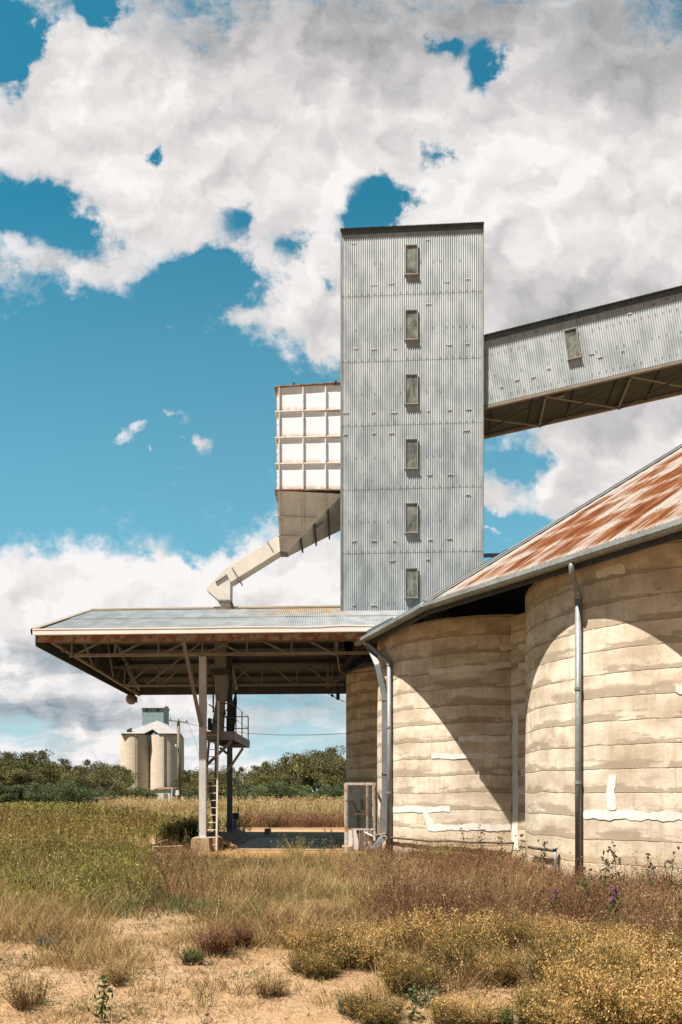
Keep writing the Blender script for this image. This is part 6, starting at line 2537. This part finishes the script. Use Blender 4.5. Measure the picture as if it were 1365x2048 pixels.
    grey = [(1150, 10, 480, 120, 1.0), (1270, 130, 200, 100, .6), (720, 60, 190, 130, .85), (420, 70, 190, 120, .6), (760, 160, 60, 40, .3), (1200, 640, 300, 90, .8), (1320, 200, 120, 90, .3), (1250, 820, 220, 60, .75), (1010, 600, 110, 70, .45),
            (60, 290, 130, 40, .2), (400, 260, 160, 50, .22), (560, 470, 140, 70, .16), (640, 640, 80, 40, .25), (120, 400, 120, 40, .2), (1190, 950, 150, 30, .25), (470, 240, 60, 25, .2),
            (300, 1130, 600, 90, -.35), (1000, 380, 300, 90, -.25), (200, 230, 130, 60, -.2), (600, 330, 160, 60, -.2), (120, 520, 60, 20, .25)]
    gr = n.m('MULTIPLY', blobs(grey, qw, .0), .9)
    edge = n.ramp(den, .25, .75, .0, .12)
    lowg = n.m('MULTIPLY', inlow, n.ramp(n.m('SUBTRACT', st2, st), -.06, .09, .0, .85))
    bands = blobs([(150, 1310, 380, 24, .6), (420, 1345, 200, 20, .35), (60, 1415, 200, 22, .6), (560, 1425, 160, 34, .55), (560, 1395, 300, 14, .3)], q, .0)
    dark = n.m('ADD', n.m('ADD', gr, n.m('MULTIPLY', relief, n.ramp(qy, 9., 13., -2.2, -2.4))), n.m('ADD', lowg, n.m('ADD', edge, n.m('MULTIPLY', inlow, bands))))
    dark = n.m('ADD', dark, n.m('MULTIPLY', n.m('SUBTRACT', n.noise(qw, .42, 6, .58), .5), 1.3))
    dark = n.m('ADD', dark, n.ramp(qy, 11.5, 9.5, .03, .14))
    dk = n.ramp(dark, -.1, 1.75, smooth=False)
    dk = n.m('POWER', dk, .9)
    cold = n.m('MULTIPLY', inlow, .85)
    greyc = n.mix(cold, (2.7, 2.68, 2.68), (1.9, 2.6, 3.1))
    cloud = n.mix(dk, (8.1, 7.8, 7.7), greyc)
    # blue sky: Nishita graded to the photograph's teal ahead, darkened behind the viewer to cut fill light
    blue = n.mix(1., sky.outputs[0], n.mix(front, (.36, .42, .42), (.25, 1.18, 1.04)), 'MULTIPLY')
    hz = n.ramp(qy, 4., 15.0, smooth=False)
    blue = n.mix(n.m('MULTIPLY', n.m('MULTIPLY', hz, front), .70), blue, (2.7, 5.3, 6.6))
    blue = n.mix(n.m('MULTIPLY', n.ramp(qy, 12.2, 15.2), n.m('MULTIPLY', front, .75)), blue, (4.6, 6.0, 6.5))
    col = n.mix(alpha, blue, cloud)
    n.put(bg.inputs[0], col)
    bg.inputs[1].default_value = .05
    # sun
    ld = bpy.data.lights.new('sun', 'SUN')
    ld.energy = 5.0
    ld.angle = math.radians(.5)
    ld.color = (1., .915, .82)
    lo = bpy.data.objects.new('sun', ld)
    COL.objects.link(lo)
    lo.rotation_euler = LIGHT.to_track_quat('-Z', 'Y').to_euler()
    lo.location = (-40, -30, 80)


def build_camera():
    cd = bpy.data.cameras.new('camera')
    co = bpy.data.objects.new('camera', cd)
    COL.objects.link(co)
    co.location = (0, 0, EYE)
    co.rotation_euler = (math.radians(90), 0, 0)
    cd.sensor_width = 36
    cd.sensor_fit = 'AUTO'
    cd.lens = F / 2048 * 36
    cd.shift_y = (HZ - 1024) / 2048
    cd.clip_start = .1
    cd.clip_end = 6000
    S.camera = co
    S.view_settings.view_transform = 'Standard'
    S.view_settings.look = 'None'
    S.view_settings.exposure = 1.25
    S.view_settings.gamma = 1
    S.render.resolution_x, S.render.resolution_y = 682, 1024
    S.cycles.max_bounces = 6
    S.cycles.transparent_max_bounces = 4




def dim(name, k):
    """scale a material's own base colour"""
    mt = M[name]
    n = NT(mt.node_tree)
    b = mt.node_tree.nodes['Principled BSDF']
    src = b.inputs['Base Color'].links[0].from_socket
    k = k if isinstance(k, tuple) else (k, k, k)
    n.put(b.inputs['Base Color'], n.mix(1., src, k, 'MULTIPLY'))


make_materials()
M['bin_rib'] = plain('dusty_rib_paint', (.66, .62, .55), .6, 0, .15, 3., .18)
M['chute'] = plain('cream_chute_paint', (.60, .56, .49), .55, .05, .1, 1.2, .1)
M['ridge'] = plain('rusty_ridge_cap', (.50, .43, .32), .6, .1, .2, .8, .25, (.36, .2, .08))
M['glint'] = plain('painted_glint', (.46, .45, .43), .8, 0, .2, 6.)  # pale colour for sun glints painted on the sheeting
M['hopper'] = plain('dusty_hopper_plate', (.50, .475, .42), .6, 0, .2, 1.4, .12)
M['old_pipe'] = plain('old_brown_pipe', (.085, .065, .05), .7, .1, .3, 5., .2)
M['grate'] = plain('worn_grate_steel', (.16, .165, .17), .45, .5, .3, 2.)
M['cage'] = plain('rusty_white_paint', (.50, .45, .39), .65, 0, .2, 3., .4, (.24, .1, .04))
for nm, k in (('soil', (.66, .625, .60)), ('clay_sheet', (.52, .50, .46)), ('galv', (.80, .81, .835)), ('galv_light', (.76, .775, .80)), ('galv_roof', (.60, .60, .60)), ('galv_shaded', .38),
              ('silo', (1.03, 1.03, 1.05)), ('rust_roof', (.36, .35, .34)), ('far_silo', (1.0, 1.0, 1.03)), ('zincalume', .42), ('shed_rust', .5), ('concrete', (.62, .58, .52)), ('concrete_grey', .6),
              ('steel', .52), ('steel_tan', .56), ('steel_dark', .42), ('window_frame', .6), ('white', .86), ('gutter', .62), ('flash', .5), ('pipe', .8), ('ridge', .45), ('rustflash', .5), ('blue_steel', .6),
              ('paint_patch', (.78, .79, .82)), ('shaded_patch', .8), ('soffit', .7), ('rust', .8), ('timber', .6), ('shed_blue', .8), ('bark', .7), ('black', .6)):
    dim(nm, k)
dim('bin', (.86, .91, .98))
build_setting()
build_silos()
build_wall_pipe()
build_tower()
build_gallery()
build_bin()
build_canopy()
build_gear()
build_far()
build_trees()
build_low()
build_plants()
build_sky()
build_camera()
